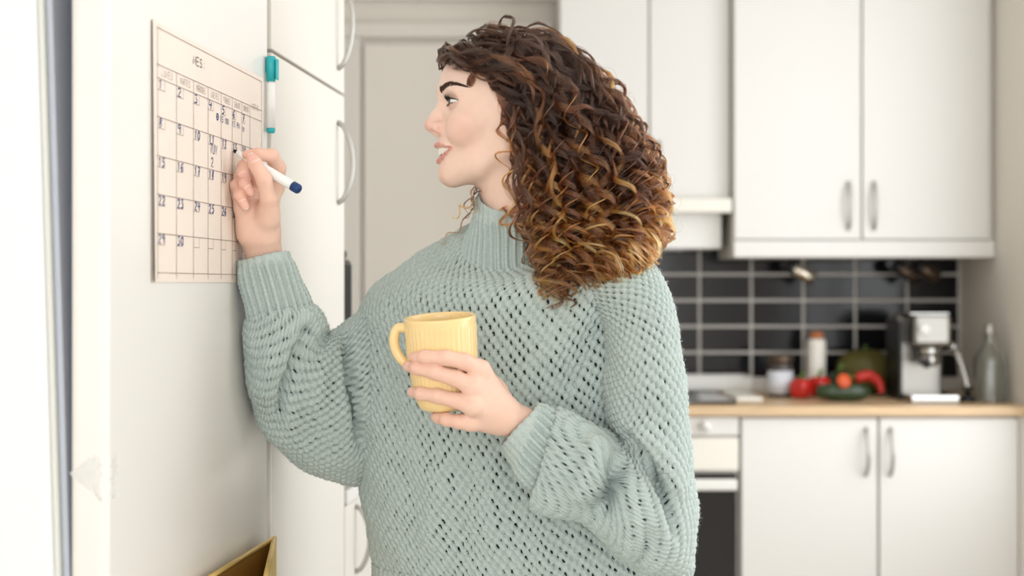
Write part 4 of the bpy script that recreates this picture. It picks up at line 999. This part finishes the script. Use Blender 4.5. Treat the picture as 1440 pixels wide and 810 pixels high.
# trousers and shoes below the sweater (out of the picture)
M_den = mat('blue_denim', S(70, 84, 108), .85, var=(200, .1, (1, 1, 6)), bump=(700, .2, .0006))
M_shoe = mat('white_trainer', S(230, 228, 224), .5, bump=(200, .05, .0005))
def trous(p):
    d = cone(p, np.array([.065, 2.07, 1.0]), np.array([.065, 2.07, .90]), .125, .14)
    for hp, fx in ((HIPR, -.03), (HIPL, .17)):
        d = smin(d, chain(p, [hp, np.array([fx, hp[1]-.01, .50]), np.array([fx, hp[1]+.01, .10])], [.09, .068, .055], .02), .03)
    return d
V_, F_ = nets(lambda p: np.maximum(trous(p), p[2]-1.0), (-.25, 1.85, .06), (.36, 2.30, 1.02), .012); np_mesh('trousers', V_, F_, M_den, PS, True)
for hp, fx in ((HIPR, -.03), (HIPL, .17)):
    f_ = lambda p, hp=hp, fx=fx: np.maximum(smin(cone(p, np.array([fx, hp[1]+.03, .045]), np.array([fx-.10, hp[1]-.14, .032]), .046, .036), cone(p, np.array([fx, hp[1]+.02, .05]), np.array([fx, hp[1]+.015, .10]), .045, .042), .03), .002-p[2])
    V_, F_ = nets(f_, (fx-.17, hp[1]-.21, -.012), (fx+.07, hp[1]+.1, .15), .007); np_mesh('shoe', V_, F_, M_shoe, PS, True)

# soft wool halo: short loose fibres all over the knit
def fuzz(n):
    r_ = np.random.default_rng(21); cur = []
    per = [(Q, int(n*len(Q)/sum(len(q) for q in FRONT))) for Q in FRONT]
    for Q, m_ in per:
        b = Q[r_.integers(0, len(Q), m_)]; c = Q.mean(0); o_ = b-c; o_ /= np.linalg.norm(o_, axis=1, keepdims=True)
        d1 = o_*.5+r_.normal(size=b.shape)*.6; d1 /= np.linalg.norm(d1, axis=1, keepdims=True); d2 = d1+r_.normal(size=b.shape)*.7; d2 /= np.linalg.norm(d2, axis=1, keepdims=True)
        L = r_.uniform(.003, .0065, (len(b), 1)); cur.append(np.stack([b-d1*.001, b+d1*L*.5, b+d1*L*.5+d2*L*.5], 1))
    cur = np.concatenate(cur); o = strands('wool_fuzz', cur, np.array([.00008, .00007, .00003]), np.tile(lin(198, 210, 207), (len(cur), 3, 1)), hair_mat('wool_fibre', .6), sweater); o['kind'] = 'stuff'; return o
fuzz(34000)
# ================================================================== HAIR
M_hair = hair_mat('curly_hair', .24)
rh = np.random.default_rng(11)
yy = [20, 28, 40, 60, 90, 120, 160, 200, 240, 280, 320, 350, 380, 402]
xf = [712, 690, 652, 634, 655, 690, 704, 702, 712, 718, 722, 730, 742, 752]
xb = [735, 765, 800, 826, 850, 870, 890, 906, 926, 932, 928, 908, 850, 815]
rl = [15, 40, 66, 84, 96, 102, 106, 110, 118, 128, 136, 146, 156, 160]
eu = (165-np.array(yy, float))*1.025; ef = (707-np.array(xf, float))*1.025; eb = (707-np.array(xb, float))*1.025
def env(u):
    o = np.argsort(eu); f = np.interp(u, eu[o], ef[o]); b = np.interp(u, eu[o], eb[o]); l = np.interp(u, eu[o], np.array(rl, float)[o])
    return (f+b)/2, (f-b)/2, l
def envp(u, ph, rho):
    cf, rf_, rl_ = env(u); c, s_ = math.cos(ph), math.sin(ph)
    return np.array([cf+rf_*(1-(1-rho)*.7)*np.sign(c)*abs(c)**.85, rho*rl_*np.sign(s_)*abs(s_)**(.6-.22*sstep(100, 190, -u)), u])
def sstep(a, b, x): t = np.clip((x-a)/(b-a), 0, 1); return t*t*(3-2*t)
def skull(q): return ell(q, (-6, 0, 28), (95, 77, 87))
def resample(p, n):
    s = np.r_[0, np.cumsum(np.linalg.norm(np.diff(p, axis=0), axis=1))]; t = np.linspace(0, s[-1], n); return np.stack([np.interp(t, s, p[:, k]) for k in range(3)], 1), s[-1]
hv = np.stack(to_head(Vh.T), 1); mask = (hv[:, 0] < hairline(hv[:, 1], hv[:, 2])+1) & (hv[:, 2] > -42) & (np.abs(hv[:, 1]) < 76)
scalp = hv[mask]
roots = [scalp[rh.integers(len(scalp))]]
NL = 410
while len(roots) < NL:
    c_ = scalp[rh.integers(0, len(scalp), 12)]; dd = np.min(np.linalg.norm(c_[:, None]-np.array(roots)[None], axis=2), axis=1); roots.append(c_[np.argmax(dd)])
frontal = scalp[(scalp[:, 0] > hairline(scalp[:, 1], scalp[:, 2])-12) & (scalp[:, 2] > 58) & (scalp[:, 1] > -34)]
for q in rh.integers(0, len(frontal), 70): roots.append(frontal[q])
guides = []
K = 72; SC = np.array([-6, 0, 28.]); SR = np.array([93, 75, 84.])
for r0 in roots:
    w0 = (r0-SC)/SR; w0 /= np.linalg.norm(w0); n_ = w0/SR; n_ /= np.linalg.norm(n_)
    th = math.acos(np.clip(w0[2], -1, 1)); phi0 = math.atan2(w0[1], w0[0])
    rho = 1-.50*rh.random()**1.2; outer = (rho-.5)/.5
    sg = 1 if (r0[1] >= -6) else -1; aphi = 1.28+(pi-1.28)*abs(phi0)/pi
    phif = sg*np.clip(aphi+rh.normal()*.10, 1.15, pi); x_ = np.clip((abs(phi0)-.15)/(pi-.15), 0, 1)
    phv = sg*np.clip(.42+(pi-.42)*x_+rh.normal()*.16, .38, pi+.1)
    near = sg > 0 and abs(phv) < 1.5
    uend = rh.uniform(-258, -185) if near else rh.uniform(-222, -160) if sg > 0 else rh.uniform(-200, -150)
    off = 9+(20+rh.uniform(-3, 6))*(.25+.75*outer)
    if r0[0] > hairline(r0[1], r0[2])-13 and r0[2] > 30: off += rh.uniform(0, 12)
    path = [r0-n_*3, r0, r0+n_*off*.55]; t = th; k = 0
    while t < 1.55:
        t += .13; k += 1; ph = phi0+(phif-phi0)*sstep(0, 3.2, k); lf = sstep(-.6, 2.2, k)
        pe = SC+(SR+off*lf)*np.array([math.sin(t)*math.cos(ph), math.sin(t)*math.sin(ph), math.cos(t)])
        cf, rf_, rl_ = env(pe[2]); tg = envp(pe[2], phi0+(phv-phi0)*sstep(0, 3.2, k), rho)
        w_ = sstep(max(th, .5)+.2, 1.75, t); path.append(pe*(1-w_)+tg*w_)
    u = path[-1][2]; k = 0; b0 = path[-1].copy()
    while u > uend:
        u -= 20; k += 1; w_ = sstep(-1.5, 3, k)
        tgt = envp(u, phv, rho); pv = b0.copy(); pv[2] = u
        path.append(pv*(1-w_)+tgt*w_)
    p, L = resample(catmull(np.array(path), 110), K)
    guides.append((p, L, rho, sg))
def lock_px(pts, n=K):
    w_ = catmull(np.array([P(*q) for q in pts]), 60); h = np.stack(to_head(w_.T), 1); p, L = resample(h, n); return p, L
front = []
for pts in ([(684, 112, 1.975), (704, 138, 1.968), (714, 165, 1.962), (706, 195, 1.96), (704, 206, 1.958)], [(692, 118, 1.97), (716, 150, 1.96), (722, 185, 1.955), (712, 215, 1.955), (706, 236, 1.955)],
            [(700, 140, 1.97), (722, 180, 1.955), (724, 220, 1.95), (716, 262, 1.945), (722, 300, 1.94)], [(706, 150, 1.965), (728, 200, 1.95), (724, 250, 1.94), (712, 290, 1.935), (728, 330, 1.93)],
            [(710, 170, 1.96), (730, 230, 1.94), (722, 290, 1.925), (736, 340, 1.915), (748, 365, 1.91)], [(715, 190, 1.955), (738, 260, 1.93), (734, 320, 1.915), (752, 360, 1.91), (770, 392, 1.905)]):
    front.append((*lock_px(pts), 1, 1))
far = []
for pts in ([(690, 190, 2.13), (676, 240, 2.125), (666, 270, 2.12), (660, 290, 2.115), (652, 310, 2.11)], [(690, 190, 2.13), (680, 250, 2.125), (668, 285, 2.12), (650, 318, 2.105), (618, 343, 2.095)],
            [(694, 200, 2.13), (684, 255, 2.125), (672, 280, 2.12), (664, 305, 2.115)], [(694, 200, 2.13), (672, 262, 2.12), (655, 292, 2.115), (634, 302, 2.11)]):
    far.append((*lock_px(pts), 1, -1))
CUR, COLS, RAD = [], [], []
C_root, C_mid, C_tip, C_gold = lin(36, 21, 14), lin(78, 44, 26), lin(166, 100, 46), lin(222, 160, 84)
def frames(p):
    T = np.gradient(p, axis=0); T /= np.linalg.norm(T, axis=1, keepdims=True)+1e-9; N = np.empty_like(p); n_ = np.cross(T[0], [.3, .8, .2]); n_ /= np.linalg.norm(n_)
    for i in range(len(p)):
        n_ = n_-n_.dot(T[i])*T[i]; n_ /= np.linalg.norm(n_)+1e-9; N[i] = n_
    return T, N, np.cross(T, N)
def add_lock(p, L, ns, amp, wl, spread, gold, rad, collide=True, tstart=.05, tend=.45):
    t = np.linspace(0, 1, len(p)); T, N, B = frames(p); ph0 = rh.uniform(0, 2*pi); hand = rh.choice([-1, 1])
    ph = ph0+hand*2*pi*L*t/wl*(1+.75*t*t)+.6*np.sin(t*7+rh.uniform(0, 6)); A = amp*sstep(tstart, tend, t)*(1+.25*np.sin(t*9+ph0))*(1+.45*sstep(.6, .95, t))
    e1 = np.cos(ph)[:, None]*N+np.sin(ph)[:, None]*B; e2 = -np.sin(ph)[:, None]*N+np.cos(ph)[:, None]*B
    cen = p+A[:, None]*e1; tone = rh.normal()*.24
    tap = (1-.32*sstep(.7, 1, t))*(.35+.65*sstep(0, .25, t))
    for _ in range(ns):
        a, b = rh.normal(size=2)*np.array([spread*.30, spread]); fz = rh.normal(size=3)*.22
        wob = (np.sin(t*rh.uniform(8, 20)+rh.uniform(0, 6))*fz[0]*t*2.2)[:, None]*N+(np.sin(t*rh.uniform(8, 20)+rh.uniform(0, 6))*fz[1]*t*2.2)[:, None]*B
        q = cen+(a*tap)[:, None]*e1+(b*tap)[:, None]*T*.5+(b*tap)[:, None]*e2*.85+wob
        if rh.random() < .25:
            cut = rh.uniform(.84, 1); q, _l = resample(q[:max(int(cut*len(q)), 6)], len(q))
        if collide:
            d = skull((q[:, 0], q[:, 1], q[:, 2])); m = (d < 3) & (t > .06)
            if m.any():
                g = (q[m]-np.array([-6, 0, 28]))/np.array([95, 77, 87])**2; g /= np.linalg.norm(g, axis=1, keepdims=True); q[m] += g*(3-d[m])[:, None]
        x = np.clip(t*1.0+gold+tone+rh.normal()*.03, 0, 1.25)
        c = C_root+(C_mid-C_root)*sstep(.1, .6, x)[:, None]; c = c+(C_tip-c)*sstep(.55, .92, x)[:, None]; c = c+(C_gold-c)*sstep(.92, 1.2, x)[:, None]*.85
        CUR.append(q); COLS.append(c); RAD.append(rad*(1-.5*sstep(.8, 1, t)))
for p, L, rho, sg in guides:
    outer = (rho-.5)/.5; back = sstep(40, 190, -p[-1, 0]); hi = .32 if rh.random() < .32 else 0
    add_lock(p, L, 46, rh.uniform(8, 14.5)*(1 if p[2, 0] < 45 else .7), rh.uniform(84, 132), rh.uniform(2.1, 3.5), -.40+.10*outer+.12*back+hi*(.3+.7*outer), .00015, tend=.45 if p[2, 0] < 45 else .16)
for i, (p, L, rho, sg) in enumerate(front): add_lock(p, L, 42, rh.uniform(7, 10), rh.uniform(84, 120), 2.4, -.16, .00015, tstart=.0)
for p, L, rho, sg in far: add_lock(p, L, 22, rh.uniform(4, 7), rh.uniform(80, 110), 1.3, -.34, .00016, False)
for _ in range(520):      # loose flyaway hairs
    p, L, rho, sg = guides[rh.integers(len(guides))]
    if rho < .75: continue
    add_lock(p*np.array([1, 1, 1])+rh.normal(size=3)*6*np.linspace(0, 1, len(p))[:, None], L, 1, rh.uniform(8, 17), rh.uniform(45, 90), 1, -.05, .00010)
CUR = from_head(np.concatenate(CUR)).reshape(len(CUR), K, 3)
# lay the ends on the sweater instead of inside it
SV = np.concatenate(FRONT); SV = SV[(SV[:, 2] > 1.18)]; gx, gy = proj(SV); G4 = np.full((300, 400), 9.0)
np.minimum.at(G4, (np.clip(gy/4, 0, 299).astype(int), np.clip(gx/4, 0, 399).astype(int)), SV[:, 1])
hx, hy = proj(CUR); dsf = G4[np.clip(hy/4, 0, 299).astype(int), np.clip(hx/4, 0, 399).astype(int)]
gap = CUR[..., 1]-(dsf-.004); lay = (rh.random(len(CUR))*.022)[:, None]
hit = (gap > 0) & (gap < .13) & (dsf < 5)
w_ = np.where(hit, gap+lay, 0)
ker = np.ones(9)/9; w_ = np.maximum(w_*.0+np.apply_along_axis(lambda r: np.convolve(np.pad(r, 4, mode='edge'), ker, 'valid'), 1, w_), np.where(hit, gap+.002, 0))
CUR[..., 1] -= w_
hair = strands('hair', CUR, np.array(RAD)/1, np.array(COLS), M_hair, PS)
hair['label'] = 'shoulder-length curly brown hair with golden ends'
print('hair strands', len(CUR))
